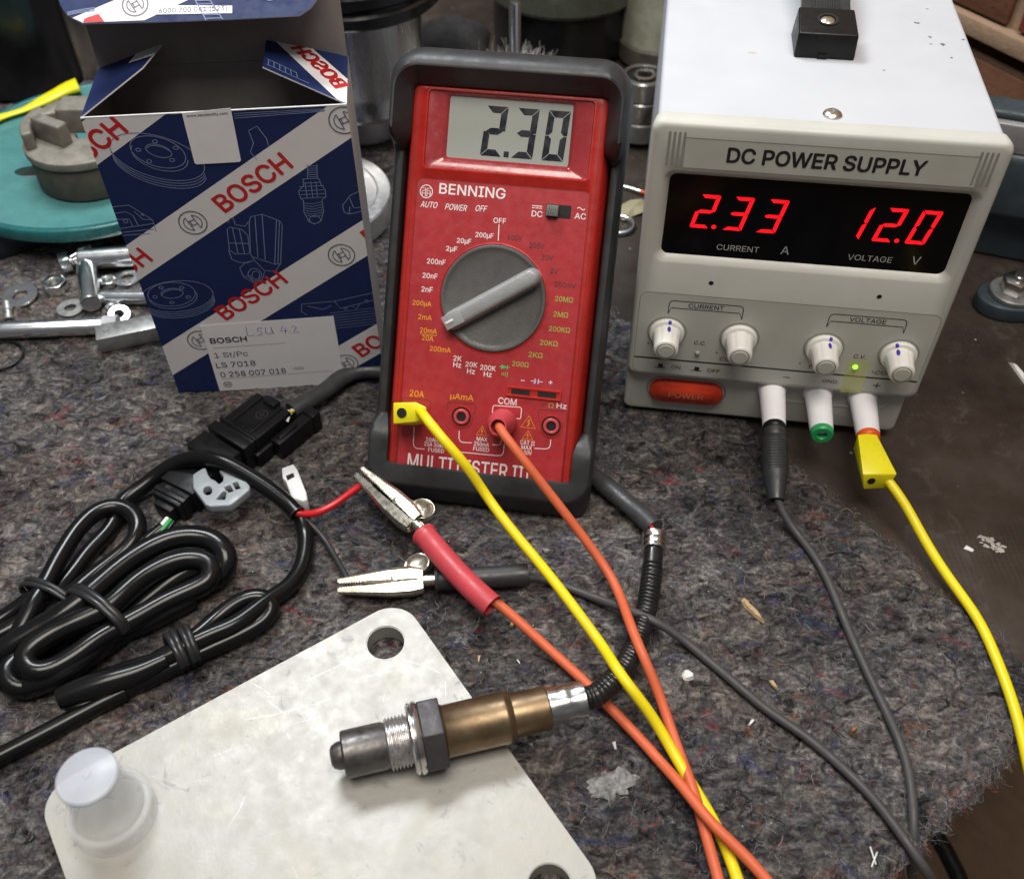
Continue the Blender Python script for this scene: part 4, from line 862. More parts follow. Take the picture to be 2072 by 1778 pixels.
for cx, cz, ro, up_ in ((-28.2, 147, -22, (-29, 142)), (-42.3, 68.4, 6, (-40.5, 66.5))):       # brake discs
    el(cx, cz, 11.6, 7.4, ro); el(cx + .3, cz - 1.6, 11.8, 7.4, ro, 170, 370); el(cx + .4, cz + .6, 5.4, 3.0, ro); el(cx + .7, cz + .2, 5.2, 2.6, ro, 0, 180)
    for k in range(5):
        t_ = R(ro + 40 + 72 * k); el(cx + 8.4 * math.cos(t_), cz + 5.2 * math.sin(t_), 1.0, .8)
    if ro < 0:
        el(-29, 144.5, 19.8, 10.6, ro, 20, 395); 
        for k in range(1, 4): el(-29, 144.5 - 1.35 * k, 19.8, 10.6, ro, 185, 358)
    else:
        el(-40.3, 66.8, 18, 9.6, ro)
        for k in range(1, 4): el(-40.3, 66.8 - 1.3 * k, 18, 9.6, ro, 195, 352)
    flush()
ln([(-56, 120.6), (-48, 121), (-39.8, 112.4), (-39.8, 106)]); ln([(-56, 117), (-50.4, 117.6), (-47.8, 115.4), (-47, 110)]); ln([(-56, 113.8), (-50, 113.6), (-49.6, 109.4)]); ln([(-46.6, 117.4), (-44, 113), (-40, 112.4)]); el(-52, 112.4, .9, .9)
ln([(-56, 108.6), (-40, 110.4)]); ln([(-56, 106.4), (-40.4, 107.4)]); ln([(-56, 104.8), (-43, 105)]); ln([(-44.5, 115.6), (-42.5, 115.2)]); ln([(-43.6, 116.2), (-43.3, 114.6)])
flush()
def trs(P): return P
ln([(-9, 93), (-7.6, 104.8), (-6, 106), (-1, 104.4), (1.2, 100.8), (.4, 93)]); ln([(-9, 93), (-7, 90.6), (-.4, 90), (.6, 93)]); ln([(-9.4, 92.8), (-9.0, 87.4), (-6, 85.4), (-2, 84.8), (1, 86)]); ln([(-8.2, 97), (.6, 96)]); ln([(-5, 105.6), (-5.4, 90.2)]); ln([(-2, 104.6), (-2.4, 90)])
ln([(3.2, 107.6), (4.4, 111), (10, 112), (17.6, 107.6), (18, 105), (13.4, 83), (10, 78.6), (5, 79.6), (1.4, 86)]); ln([(3.2, 107.6), (.4, 90), (1.4, 86)]); ln([(17.2, 107.8), (12, 82.4)]); ln([(16, 108.6), (10.6, 83)]); ln([(10, 112), (6.6, 86)]); ln([(6.6, 111.6), (3.4, 87.6)]); ln([(1.2, 88), (10.6, 83), (13.4, 83)])
ln([(1, 86), (-3, 85), (-6.4, 82), (-5.6, 76.4), (-1.6, 72.4), (3, 74), (5, 79)]); el(0, 77.4, 3.2, 3.8, -15); el(.4, 77, 1.8, 2.6, -15); ln([(-5.6, 76.4), (-2.4, 77), (-1.6, 72.4)]); ln([(-6.4, 108.4), (-5, 111), (-3.4, 110.6), (-3.4, 107)]); ln([(-3, 107), (1, 106), (3, 108.4)])
flush()
ln([(34.8, 137), (33.6, 129.6), (31.6, 129.4), (31.2, 126), (28.6, 123.4), (28.8, 119.6), (30, 118), (29.2, 112), (30.6, 106.6), (33, 104.8), (36.4, 106.6), (38.2, 111.6), (38.4, 118), (40.4, 119.4), (40.6, 123.4), (39.2, 126), (38.8, 128.6), (38, 129.8), (38.8, 136.6)])
for k in range(6): ln([(33.9 + .1 * k, 136 - k * 1.1), (38.6 - .1 * k, 136 - k * 1.1)], False, .3)
for z in (129.6, 127.4, 125.6, 123.4, 121.4, 119.4): ln([(29.2 if z < 126 else 31.4, z), (40.2 if z < 126 else 38.8, z)], False, .3)
for k in range(6): ln([(29.4 + .15 * k, 117 - k * 1.4), (33.6, 116 - k * 1.4), (38.3 - .1 * k, 117 - k * 1.4)], False, .3)
for x in (32.2, 34.8, 37): ln([(x, 128), (x - .4, 119.4)], False, .3)
el(33.6, 107.4, 2.6, 2.2)
flush()
ln([(56, 121.6), (51.6, 119.6), (47.4, 114.4), (47.6, 110.6), (49.8, 109.4), (56, 110.6)]); ln([(51, 118), (52.4, 112.6), (56, 112.8)]); ln([(49.8, 109.4), (50.6, 113.6)])
flush()
ln([(12.2, 155), (16.2, 157), (19.2, 150.6), (19.4, 146.6)]); ln([(12.2, 155), (13.2, 149), (11, 144.6), (13, 141)]); ln([(12.2, 155), (12.8, 152.4)])
flush()
for k in range(3): ln([(7.5, 163.4 - 1.1 * k), (46, 162.6 + .9 - .55 * k)], False, .32)
flush()
ln([(19.4, 57), (36, 57.6), (55.6, 61.4)]); ln([(19.4, 57), (18.6, 52), (21, 49.6)]); ln([(36, 57.6), (38.4, 52.6), (56, 56.8)]); ln([(22, 55.6), (30, 52.6), (34, 55)]); el(41, 52.4, .7, .7); el(52, 56.4, .7, .7); ln([(44.6, 53.6), (46.4, 51.8), (48.4, 54.6)])
for k in range(7): ln([(33 - .4 * k, 50 - 1.8 * k), (56, 51.6 - 1.8 * k)], False, .3)
flush()
# stickers on the front
a = G().prism([(-13.6, 165), (7.0, 166.2), (6.2, 140.9), (5.4, 140.2), (-13.2, 140.2), (-14, 140.9)], -.5, -.4); s1 = a.obj('sticker', m_label, car, smooth=0)
G().text('www.tecidentify.com', -3.4, 163.6, 1.6, 17.2, -.56, bold=.008, rot=1).obj('lettering', m_ink, s1, smooth=0)
a = G().prism([(-33.4, 47.3), (34.2, 48.1), (33.8, -.6), (-33.7, .2)], -.55, -.42); s2 = a.obj('label_sticker', m_label, car, smooth=0)
a = G()
a.text('BOSCH', -21.4, 36.6, 3.6, 18.6, -.62, bold=.034); a.text('1 St/Pc', -22.2, 26.2, 4.1, 17.4, -.62); a.text('LS 7018', -21.2, 19.2, 3.8, 20.6, -.62, bold=.006); a.text('0 258 007 018', -13.4, 12.2, 3.8, 34.6, -.62, bold=.008); a.text('-000', 10.4, 13.2, 2.0, 6.2, -.62)
a.stroke([(-30.4, 31.6), (7, 31.9)], .16, -.62); a.stroke([(-31, 9), (28.6, 9.8)], .16, -.62)
logo(flatstroke(-.62), -28.4, 4.8, 2.1, a, .3, rot=0); a.obj('lettering', m_ink, s2, smooth=0)
a = G(); x, z = 0, 42
ln_ = lambda P: a.stroke(P, .34, -.62)
ln_([(-10.8, 44.6), (-11.2, 38.6), (-7.4, 38.6)]); ln_([(-2.6, 43), (-5, 43.4), (-5.6, 41.6), (-3.6, 40.6), (-3.6, 38.8), (-6.2, 38.4)]); ln_([(-1.2, 43.4), (-1.6, 39.6), (.2, 38.8), (1.8, 40), (1.6, 43.4)]); ln_([(1.7, 42.8), (2.2, 38.4)])
ln_([(7.4, 43.4), (6, 40.4), (9.6, 40.4)]); ln_([(8.6, 42.4), (8.4, 38.6)]); ln_([(10.6, 39.2), (10.9, 39.0)]); ln_([(12, 42.4), (13.4, 43.4), (14.4, 42.2), (12.4, 38.8), (15.4, 38.8)]); a.obj('handwriting', m_pen, s2, smooth=0)
# ------------------------------------------------------------------ aluminium plate and cap
F_PLA = Matrix.Translation(Vector((-49.3, 250, 0))) @ Matrix.Rotation(R(33.6), 4, 'Z')     # apex; local -x along the far edge, -y toward the viewer
pla = thing('metal_plate', 'flat pale aluminium plate with rounded corners and two bolt holes', 'metal plate', F_PLA)
XZ = Matrix(((1, 0, 0, 0), (0, 0, 1, 0), (0, 1, 0, 0), (0, 0, 0, 1)))     # outline x/z -> x/y, thickness y -> z
def pl_loc(k, x, y, z=9): p = F_PLA.inverted() @ g(k, x, y, z); return p.x, p.y
h1 = pl_loc('D', 1972, 255); h2 = (h1[0] - .2, h1[1] - 120.5)
o_ = rr(-158.6, .4, -150, .6, 13, 10); i_ = rr(-158.1, -.1, -149.5, .1, 12.6, 10)
G().holed(o_, [circ(*h1, 7.9, 40), circ(*h2, 7.9, 40)], 8.6, .3, XZ).holed(i_, [circ(*h1, 8.3, 40), circ(*h2, 8.3, 40)], 9.0, 8.5, XZ).obj('plate', m_plate, pla, smooth=40)
a = G()
def pscr(pts, wd=.11): a.add([(p.x, p.z, 9.03) for p in G().stroke(pts, wd).v], [(2 * i, 2 * i + 1, 2 * i + 3, 2 * i + 2) for i in range(len(pts) - 1)])
for P in (((1850, 340), (1740, 372), (1650, 412), (1560, 455)), ((560, 0), (561, 1)),):
    if P[0][0] > 600: pscr([pl_loc('D', *p) for p in P])
pscr([pl_loc('E', *p) for p in ((540, 342), (620, 365), (690, 390), (735, 412))]); pscr([pl_loc('D', *p) for p in ((1690, 540), (1560, 585), (1400, 625), (1250, 650))], .08); pscr([pl_loc('D', *p) for p in ((1255, 1040), (1225, 1110), (1170, 1190))], .10)
for k in range(46):
    x0, y0 = random.uniform(-150, -4), random.uniform(-140, -4); an = random.gauss(2.2, .5); l_ = random.uniform(2, 14)
    if abs(x0 - h1[0]) < 12 and abs(y0 - h1[1]) < 12: continue
    pscr([(x0, y0), (x0 + math.cos(an) * l_ * .5, y0 + math.sin(an) * l_ * .5 + .3), (min(-1, max(-157, x0 + math.cos(an) * l_)), min(-1, y0 + math.sin(an) * l_))], random.uniform(.04, .08))
a.obj('scratch', m_scr, pla, smooth=0)
capb = g('D', 575, 1120, 13); cp_ = thing('plastic_cap', 'translucent stepped plastic cap standing on the plate corner', 'plastic cap', (capb.x, capb.y, 9))
G().lathe([(14.9, .1), (15.5, .5), (15.7, 8.6), (15.3, 9.1), (13.2, 9.2), (12.9, 10.6), (12.3, 12.4), (11.6, 13.2), (11.2, 15), (10.4, 32.6), (10.7, 33), (10.7, 33.9), (10.2, 34.4), (1.6, 34.2), (1.3, 34.6), (0, 34.6), (0, 32.9), (9.3, 32.8), (10, 15), (10.6, 12), (12, 9.9), (12.4, 8), (14.3, 7.8), (14.3, .1)], None, 64, True).obj('cap_body', m_cap, cp_, smooth=32)
a = G(); a.add([(0, 0, 0), (0, 0, 0), (0, 0, 0)], [])
G().lathe([(0, 34.75), (1.2, 34.75), (1.5, 34.55), (9.8, 34.5), (10.5, 34.1), (10.85, 33.7), (10.85, 32.9), (10.6, 32.7), (10.6, 33.4), (10, 34.3), (1.4, 34.4), (0, 34.45)], None, 64, False).obj('cap_lid', m_cap2, cp_, smooth=32)
G().add([(8.6, -4.2, 31), (7.2, -6.4, 31), (8.3, -5.6, 25)], [(0, 1, 2)]).obj('vent_slot', m_cap, cp_)

# ------------------------------------------------------------------ oxygen sensor with its conduit and plug
ZS = 21.5
s0 = g('E', 172, 846, ZS); s1 = g('E', 1478, 545, ZS); sd_ = s1 - s0; SL = sd_.length
F_SEN = Matrix.Translation(Vector((s0.x, s0.y, 0)))
sen = thing('oxygen_sensor', 'bronze tinted oxygen sensor with hexagon and black ribbed conduit, lying on the plate', 'oxygen sensor', F_SEN)
AX = Matrix.Translation(Vector((0, 0, ZS))) @ axis((0, 0, 0), sd_)
def sa(px): # axial station of a zoom-E pixel on the axis
    p = g('E', px, 846 - (px - 172) * (301 / 1306), ZS); return (p - s0).dot(sd_) / SL
t0, t1, t2, t3, t4, t5, t6, t7 = [sa(v_) for v_ in (240, 470, 585, 640, 752, 1085, 1290, 1475)]
G().lathe([(0, .4), (2.9, .4), (4.2, 1.1), (5.2, 3.2), (5.3, t0 - .2), (6.2, t0), (8.4, t0 + .1), (8.9, t0 + .8), (8.9, t1 - 2), (8.2, t1), (8.2, t2)], AX, 48).obj('tip_shield', m_tip, sen, smooth=35)
a = [(8.6, t1 - .4)]; k = t1
while k < t2 - .6: a += [(9.9, k + .35), (9.9, k + .6), (9.0, k + 1.05), (9.0, k + 1.25)]; k += 1.35
G().lathe(a + [(8.6, t2)], AX, 48).obj('thread', m_thread, sen, smooth=28)
G().lathe([(8.4, t2 - .2), (12.6, t2), (13.5, t2 + .7), (13.5, t2 + 1.4), (12.8, t2 + 1.9), (13.7, t2 + 2.3), (13.9, t2 + 3.0), (13.4, t3), (8.4, t3)], AX, 56).obj('gasket_ring', m_steel, sen, smooth=35)
hx_ = [(14.9 * math.cos(R(60 * k + 2)), 14.9 * math.sin(R(60 * k + 2))) for k in range(6)]
HXM = AX @ Matrix.Rotation(R(90), 4, 'X')
G().prism(hx_, t3 + .1, t4, AX @ Matrix.Rotation(R(90), 4, 'X')).obj('hexagon', m_hex, sen, bev=.7, segs=3)
G().lathe([(8, t4 - .3), (10.1, t4), (10.3, t4 + .5), (9.9, t4 + 1.2), (9.95, t5 - 3), (10.2, t5 - 1.2), (10.0, t5 - .3), (8.9, t5 + 1.0), (8.4, t5 + 1.8), (8.5, t5 + 3), (8.45, t6 - .6), (8.0, t6), (5, t6)], AX, 56).obj('heat_tinted_sleeve', m_brown, sen, smooth=35)
def crimp(rad, L0, L1, M, nm, par, mt):
    prof = [(rad * .8, L0), (rad, L0 + .3), (rad * 1.02, L0 + 1.2), (rad * .96, L0 + (L1 - L0) * .30), (rad * 1.01, L0 + (L1 - L0) * .42), (rad * 1.0, L0 + (L1 - L0) * .55), (rad * .95, L0 + (L1 - L0) * .66), (rad, L0 + (L1 - L0) * .78), (rad, L1 - .3), (rad * .8, L1)]
    n = 64; L = [[(r_ * (1 - .03 * (.5 + .5 * math.cos(8 * 2 * math.pi * i / n)) ** 2 * (2 < j < 7)) * math.cos(2 * math.pi * i / n), r_ * (1 - .03 * (.5 + .5 * math.cos(8 * 2 * math.pi * i / n)) ** 2 * (2 < j < 7)) * math.sin(2 * math.pi * i / n), h) for i in range(n)] for j, (r_, h) in enumerate(prof)]
    return G().loft(L, M, True, True).obj(nm, mt, par, smooth=30)
crimp(7.4, t6 - .3, t7, AX, 'crimp_collar', sen, m_steel)
ferr_top = g('A', 1842, 470, 9)
cpts = [s1 - sd_.normalized() * 1, g('E', 1530, 528, 20), g('E', 1585, 485, 18.5), g('E', 1650, 418, 16), g('E', 1705, 335, 13), g('E', 1748, 235, 10), g('A', 1790, 900, 7.5), g('A', 1812, 800, 6), g('A', 1826, 700, 6), g('A', 1834, 610, 7), g('A', 1838, 545, 8)]
cp2 = catmull(cpts, .32); tot = len(cp2); L_ = .32 * tot
def rc(t_):
    if t_ > .90: return 4.45
    if t_ < .015: return 4.4
    ph = (t_ * L_ / 2.15) % 1
    return 4.15 + .62 * min(1, max(0, 1.9 * math.sin(math.pi * ph) - .35))
G().tube(cp2, rc, 16, smooth=False).obj('corrugated_conduit', m_corr, sen, smooth=60, world=True)
f1, f2 = g('A', 1838, 560, 8), g('A', 1843, 478, 9.5)
crimp(5.6, 0, (f2 - f1).length, axis(f1, f2 - f1), 'tmp', None, m_steel)
o = bpy.data.objects['tmp']; o.name = 'conduit_ferrule'; o.parent = sen; o.data.transform(Matrix.Translation(-F_SEN.translation * S))
bs = [g('A', 1842, 450, 9.5), g('A', 1780, 388, 8), g('A', 1690, 315, 7), g('A', 1600, 240, 6.5), g('A', 1520, 180, 6)]
bs2 = [Vector((20, 352, 5)), Vector((-20, 380, 5)), g('X', 790, 752, 6), g('B', 1850, 62, 6.5), g('B', 1760, 92, 7), g('B', 1660, 165, 8), g('B', 1560, 225, 9), g('B', 1490, 268, 9.5)]
G().tube(bs + bs2, lambda t_: 4.75 + .15 * math.sin(60 * t_), 16, .88).obj('braided_sleeve', m_braid, sen, world=True)
a = G(); a.tube([g('A', 1838, 470, 10), g('A', 1832, 450, 12), g('A', 1815, 432, 11)], .9, 8); a.obj('red_core', m_rwire, sen, world=True)
a = G(); a.tube([g('B', 1505, 262, 11), g('B', 1462, 275, 13), g('B', 1425, 305, 13)], .8, 8); a.tube([g('B', 1500, 275, 10), g('B', 1480, 292, 13), g('B', 1470, 325, 12)], .7, 8); a.obj('white_core', m_wwire, sen, world=True)
a = G(); a.tube([g('B', 1502, 268, 12), g('B', 1470, 285, 14), g('B', 1448, 318, 13)], .7, 8); a.obj('yellow_core', m_yel, sen, world=True)
# plug housing: axis from the wire end to the mating face
p0, p1 = g('B', 1435, 322, 0), g('B', 1085, 600, 0); p0.z = p1.z = 0
F_PLG = axis(p0, p1 - p0); pd = (p1 - p0).length
F_P = Matrix.Translation(p0) @ Matrix.Rotation(math.atan2((p1 - p0).y, (p1 - p0).x), 4, 'Z')          # x along the plug, z up
def world_obj(G_, name, m_, par, M, **kw):
    G_.v = [M @ Vector(p) for p in G_.v]; return G_.obj(name, m_, par, world=True, **kw)
a = G(); a.box(1, pd * .66, -12.5, 12.5, 1, 15.5)
plugo = world_obj(a, 'plug_housing', m_black, sen, F_P, bev=1.0, segs=3)
a = G(); a.box(pd * .52, pd * .56, -13.3, 13.3, .6, 16.4); a.box(pd * .60, pd * .72, -13.4, 13.4, .6, 16.6); a.box(pd * .76, pd + 1, -12.8, 12.8, .8, 16)
for y_ in (-7, 7): a.box(2, pd * .5, y_ - .6, y_ + .6, 15.4, 16.3)
a.box(0, 5, -4, 4, 14, 17.4); a.box(-1.4, 2, -9.6, -5.4, 4, 13); a.box(-1.4, 2, 5, 9.4, 4, 13)
world_obj(a, 'plug_rib', m_black, plugo, F_P, bev=.5)
a = G(); a.stroke(circ(pd * .24, 2, 3.0, 20), .5, 15.62, True); a.stroke([(pd * .24 - 2, 2), (pd * .24 + 2, 2)], .4, 15.62); a.stroke([(pd * .24, 0), (pd * .24, 4)], .4, 15.63)
a.v = [Vector((p.x, p.z, p.y)) for p in a.v]; world_obj(a, 'moulded_mark', m_bsl, plugo, F_P, smooth=0)
a = G(); a.box(-9, pd * .40, 15, 21.6, 1.5, 12); a.box(-9.5, -4, 14.4, 22.2, 1, 13); a.box(pd * .1, pd * .62, 13, 16, 2, 9); a.box(4, pd * .34, 17, 19.6, 11.8, 13)
world_obj(a, 'latch_arm', m_black, plugo, F_P, bev=.8)

# ------------------------------------------------------------------ wiring harness
har = thing('wiring_harness', 'bundled black sensor wiring harness with a grey levered connector', 'wiring harness', tuple(g('B', 500, 1200)))
q0, q1 = g('B', 1110, 585, 0), g('B', 868, 815, 0); F_Q = Matrix.Translation(q0) @ Matrix.Rotation(math.atan2((q1 - q0).y, (q1 - q0).x), 4, 'Z'); qd = (q1 - q0).length
a = G(); a.box(-3, qd * .72, -10.4, 10.4, 1, 14.2); a.box(qd * .70, qd * .96, -8.6, 8.6, 1.6, 12.6); a.box(qd * .93, qd * 1.06, -5.5, 5.5, 2, 10); a.box(qd * .8, qd * .9, -9.6, 9.6, 1, 13.6)
ho = world_obj(a, 'connector_housing', m_black, har, F_Q, bev=.7, segs=2)
a = G()
for y_ in (-5.6, 2.2): a.box(qd * .74, qd * .88, y_, y_ + 3.6, 12.55, 12.75)
world_obj(a, 'latch_window', m_hole, ho, F_Q, smooth=0)
def up_outline(k, pts, z): return [g(k, *p, z) for p in pts]
LZ = 19.5
lo = up_outline('B', [(985, 592), (1035, 560), (1052, 558), (1062, 590), (1078, 612), (1100, 622), (1120, 640), (1140, 625), (1142, 600), (1120, 575), (1130, 556), (1200, 572), (1225, 590), (1278, 650), (1275, 672), (1195, 738), (1175, 750), (1075, 756), (1050, 745), (988, 660)], LZ)
hl_ = up_outline('B', circ(1062, 674, 22, 18), LZ); sl1 = up_outline('B', [(1104, 719), (1140, 676), (1158, 682), (1150, 719)], LZ); sl2 = up_outline('B', [(1150, 652), (1176, 645), (1194, 676), (1168, 683)], LZ); sl3 = up_outline('B', [(1188, 634), (1212, 628), (1230, 662), (1206, 668)], LZ)
a = G(); fl_ = lambda L: [(p.x, p.y) for p in L]
a.holed(fl_(lo), [fl_(hl_), fl_(sl1), fl_(sl2), fl_(sl3)], LZ, LZ - 4.6, XZ); a.obj('connector_lever', m_lever, har, world=True, smooth=30, bev=.8, segs=3)
a = G(); a.prism(fl_(up_outline('B', [(888, 680), (905, 640), (935, 632), (945, 650), (925, 700), (900, 712)], 8)), 10, 2, XZ); a.obj('lever_arm', m_lever, har, world=True, bev=.5)
a = G(); a.prism(fl_(up_outline('B', [(1448, 590), (1508, 568), (1530, 600), (1575, 715), (1580, 752), (1556, 760), (1500, 742), (1470, 660), (1452, 640)], 5)), 9.5, .5, XZ); wp = a.obj('white_connector', m_wplug, har, world=True, bev=.8, segs=2)
a = G(); a.prism(fl_(up_outline('B', [(1462, 600), (1500, 585), (1506, 604), (1470, 622)], 9.7)), 9.75, 9.4, XZ); a.obj('connector_opening', m_hole, wp, world=True, smooth=0)
def sleeve(name, pts, r, mt=m_sleeve, flat=1.0, n=14, par=har): return G().tube(smooth_path(pts, 6, 2) if len(pts) > 5 else pts, r, n, flat, smooth=len(pts) <= 5).obj(name, mt, par, world=True, smooth=60)
# arch with the cut end, loop on the left
sleeve('cable_sleeve', path('B', [(1520, 795, 12), (1480, 752, 13), (1400, 685, 15.5), (1270, 600, 19), (1130, 525, 22), (1010, 508, 20), (905, 535, 15), (815, 590, 10), (720, 665, 7), (635, 725, 6)]) + path('C', [(700, 190, 4.4), (560, 340, 4.2), (440, 500, 4.2), (330, 620, 4.2), (210, 720, 4.2), (90, 810, 4.2), (-80, 900, 4.2), (-420, 1090, 4.2), (-800, 1250, 4.2)]), 4.0)
G().lathe([(3.2, -.05), (4.15, 0), (4.15, .6), (3.2, .6)], axis(g('B', 1521, 796, 12), g('B', 1480, 752, 13) - g('B', 1521, 796, 12)), 24, True).obj('sleeve_end', m_tie, har, world=True)
sleeve('cable_sleeve', path('C', [(60, 960, 7), (150, 800, 9.5), (225, 650, 11.5), (300, 520, 11), (400, 335, 11.5), (500, 185, 11.5), (610, 85, 11), (720, 48, 10), (820, 72, 9), (875, 150, 8), (868, 240, 7), (800, 325, 5.5), (690, 415, 5), (560, 515, 5), (420, 640, 6), (330, 730, 5), (180, 860, 4.5), (40, 960, 4.5)]), 4.2)
sleeve('cable_sleeve', path('C', [(260, 590, 9), (190, 635, 8), (90, 710, 6), (-30, 790, 5), (-120, 850, 5), (-420, 1010, 4.2), (-780, 1150, 4.2)]), 3.9)
def ring_tie(name, k, c_, d_, rx, rz, zc, w_=1.7, turns=2):
    c0 = g(k, *c_, zc); c1 = g(k, *d_, zc); ax = (c1 - c0); ax.z = 0; ax.normalize(); ay = Vector((0, 0, 1)).cross(ax); gg = G()
    for j in range(turns):
        off = ax * (j - (turns - 1) / 2) * 2.5
        gg.tube([c0 + off + ay * (rx * math.cos(t_)) + Vector((0, 0, rz * math.sin(t_))) + ax * (.7 * math.sin(t_ + j)) for t_ in [2 * math.pi * i / 30 for i in range(31)]], w_ * .8, 8, .75, smooth=False)
    return gg.obj(name, m_tie, har, world=True, smooth=60)
ring_tie('cable_tie', 'C', (310, 615), (390, 520), 14, 7.6, 8)
# connector tail with green and white wires
sleeve('cable_sleeve', path('B', [(838, 868, 6), (790, 905, 5.5), (720, 965, 5), (640, 1040, 4.4), (520, 1140, 4.2)]), 3.6)
sleeve('white_wire', path('B', [(800, 882, 7), (830, 850, 8), (856, 818, 7.5)]), 1.2, m_wwire); sleeve('green_wire', path('B', [(818, 890, 7.2), (846, 858, 8.2), (872, 826, 7.8)]), 1.2, m_gwire); sleeve('black_wire', path('B', [(832, 896, 6.4), (866, 868, 7), (890, 836, 7)]), 1.1)
# big bundle
zB = 6
sleeve('cable_sleeve', path('C', [(-800, 1500, 5), (-420, 1270, 6), (-60, 1010, 10), (60, 935, 12), (250, 820, 14), (420, 720, 16), (540, 625, 17), (660, 520, 17), (800, 405, 17), (950, 310, 16.5), (1100, 250, 16), (1250, 238, 15), (1370, 275, 13.5), (1435, 350, 12), (1440, 430, 9), (1370, 500, 6), (1200, 590, 5), (1020, 680, 4.8), (850, 790, 4.8), (650, 930, 4.8), (450, 1060, 4.8), (250, 1170, 5), (130, 1200, 6), (50, 1150, 8), (40, 1090, 9), (110, 1020, 8), (250, 930, 5)]), 5.1)
sleeve('cable_sleeve', path('C', [(640, 720, 15), (740, 640, 15.5), (860, 530, 15.5), (1000, 440, 15), (1150, 385, 14), (1280, 385, 13), (1345, 430, 12), (1325, 520, 10.5), (1230, 570, 10), (1050, 650, 10), (900, 735, 10.5), (760, 810, 11), (620, 890, 12), (470, 1000, 12), (340, 1075, 12), (230, 1100, 13), (155, 1060, 14), (160, 985, 15), (240, 910, 15.5), (360, 840, 15.5), (480, 785, 16), (600, 730, 16), (700, 680, 16)]), 4.8)
sleeve('cable_sleeve', path('C', [(180, 1185, 7), (330, 1130, 9), (480, 1040, 9.5), (620, 930, 9), (720, 840, 8), (860, 800, 6), (1040, 720, 5.4), (1220, 620, 5.2)]), 5.2)
sleeve('cable_sleeve', path('C', [(-760, 1560, 5), (-380, 1330, 5), (-60, 1110, 5), (80, 1030, 5), (240, 945, 5), (420, 850, 5), (600, 760, 5)]), 4.6)
sleeve('cable_sleeve', path('C', [(560, 880, 5), (760, 780, 5), (960, 620, 5.4), (1120, 500, 6), (1280, 420, 7)]), 4.6)
ring_tie('cable_tie', 'C', (625, 715), (760, 590), 17, 10.6, 12, 2.2)
# small bundle at the plate
sleeve('cable_sleeve', path('B', [(1535, 800, 8), (1560, 880, 5), (1562, 980, 4.4), (1535, 1085, 4.6), (1470, 1170, 6), (1380, 1228, 8)]) + path('D', [(1200, 165, 10), (1080, 215, 10.5), (960, 270, 11), (840, 335, 10), (690, 385, 8.6), (520, 440, 7.5), (400, 495, 6.5), (345, 550, 5.4), (380, 590, 4.6), (480, 560, 4.4), (640, 490, 4.4), (800, 420, 4.6), (950, 345, 5), (1100, 275, 5), (1250, 205, 5), (1360, 135, 5.4), (1400, 80, 6.5), (1370, 30, 8), (1290, 22, 9), (1190, 70, 8), (1090, 150, 7), (990, 235, 7.5), (880, 300, 6), (760, 370, 5), (620, 450, 4.8)]), 3.9)
sleeve('cable_sleeve', path('D', [(300, 545, 9.5), (420, 500, 10), (560, 455, 10.5), (700, 410, 10.6), (850, 340, 11)]), lambda t_: 3.4 + 2.6 * math.sin(math.pi * min(1, .12 + t_ * .9)) * (1 - .55 * t_))
sleeve('cable_sleeve', path('D', [(-800, 1300, 4.1), (-400, 1060, 4.1), (-120, 900, 4.1), (0, 838, 4.1), (200, 735, 4.1), (370, 645, 4.1), (500, 575, 4.2), (640, 505, 4.2)]), 3.8)
ring_tie('cable_tie', 'D', (905, 298), (1010, 240), 8.6, 7.4, 7.6, 2.0, 2); ring_tie('cable_tie', 'D', (970, 270), (1080, 215), 8.4, 7.4, 7.8, 1.9, 2)
sleeve('red_wire', path('B', [(1490, 775, 12.5), (1525, 793, 12), (1600, 795, 9), (1690, 758, 8.5), (1780, 695, 11), (1850, 645, 14)]) + [g('A', 425, 222, 15.4)], 1.75, m_rwire)
sleeve('black_wire', path('B', [(1500, 780, 11), (1540, 808, 10), (1600, 855, 6), (1660, 925, 4), (1715, 1015, 5), (1755, 1085, 7)]) + [g('A', 332, 705, 8)], 1.35, m_bsl)
a = G(); wt = path('B', [(1560, 790, 11.1), (1700, 752, 11.1), (1790, 690, 13)])
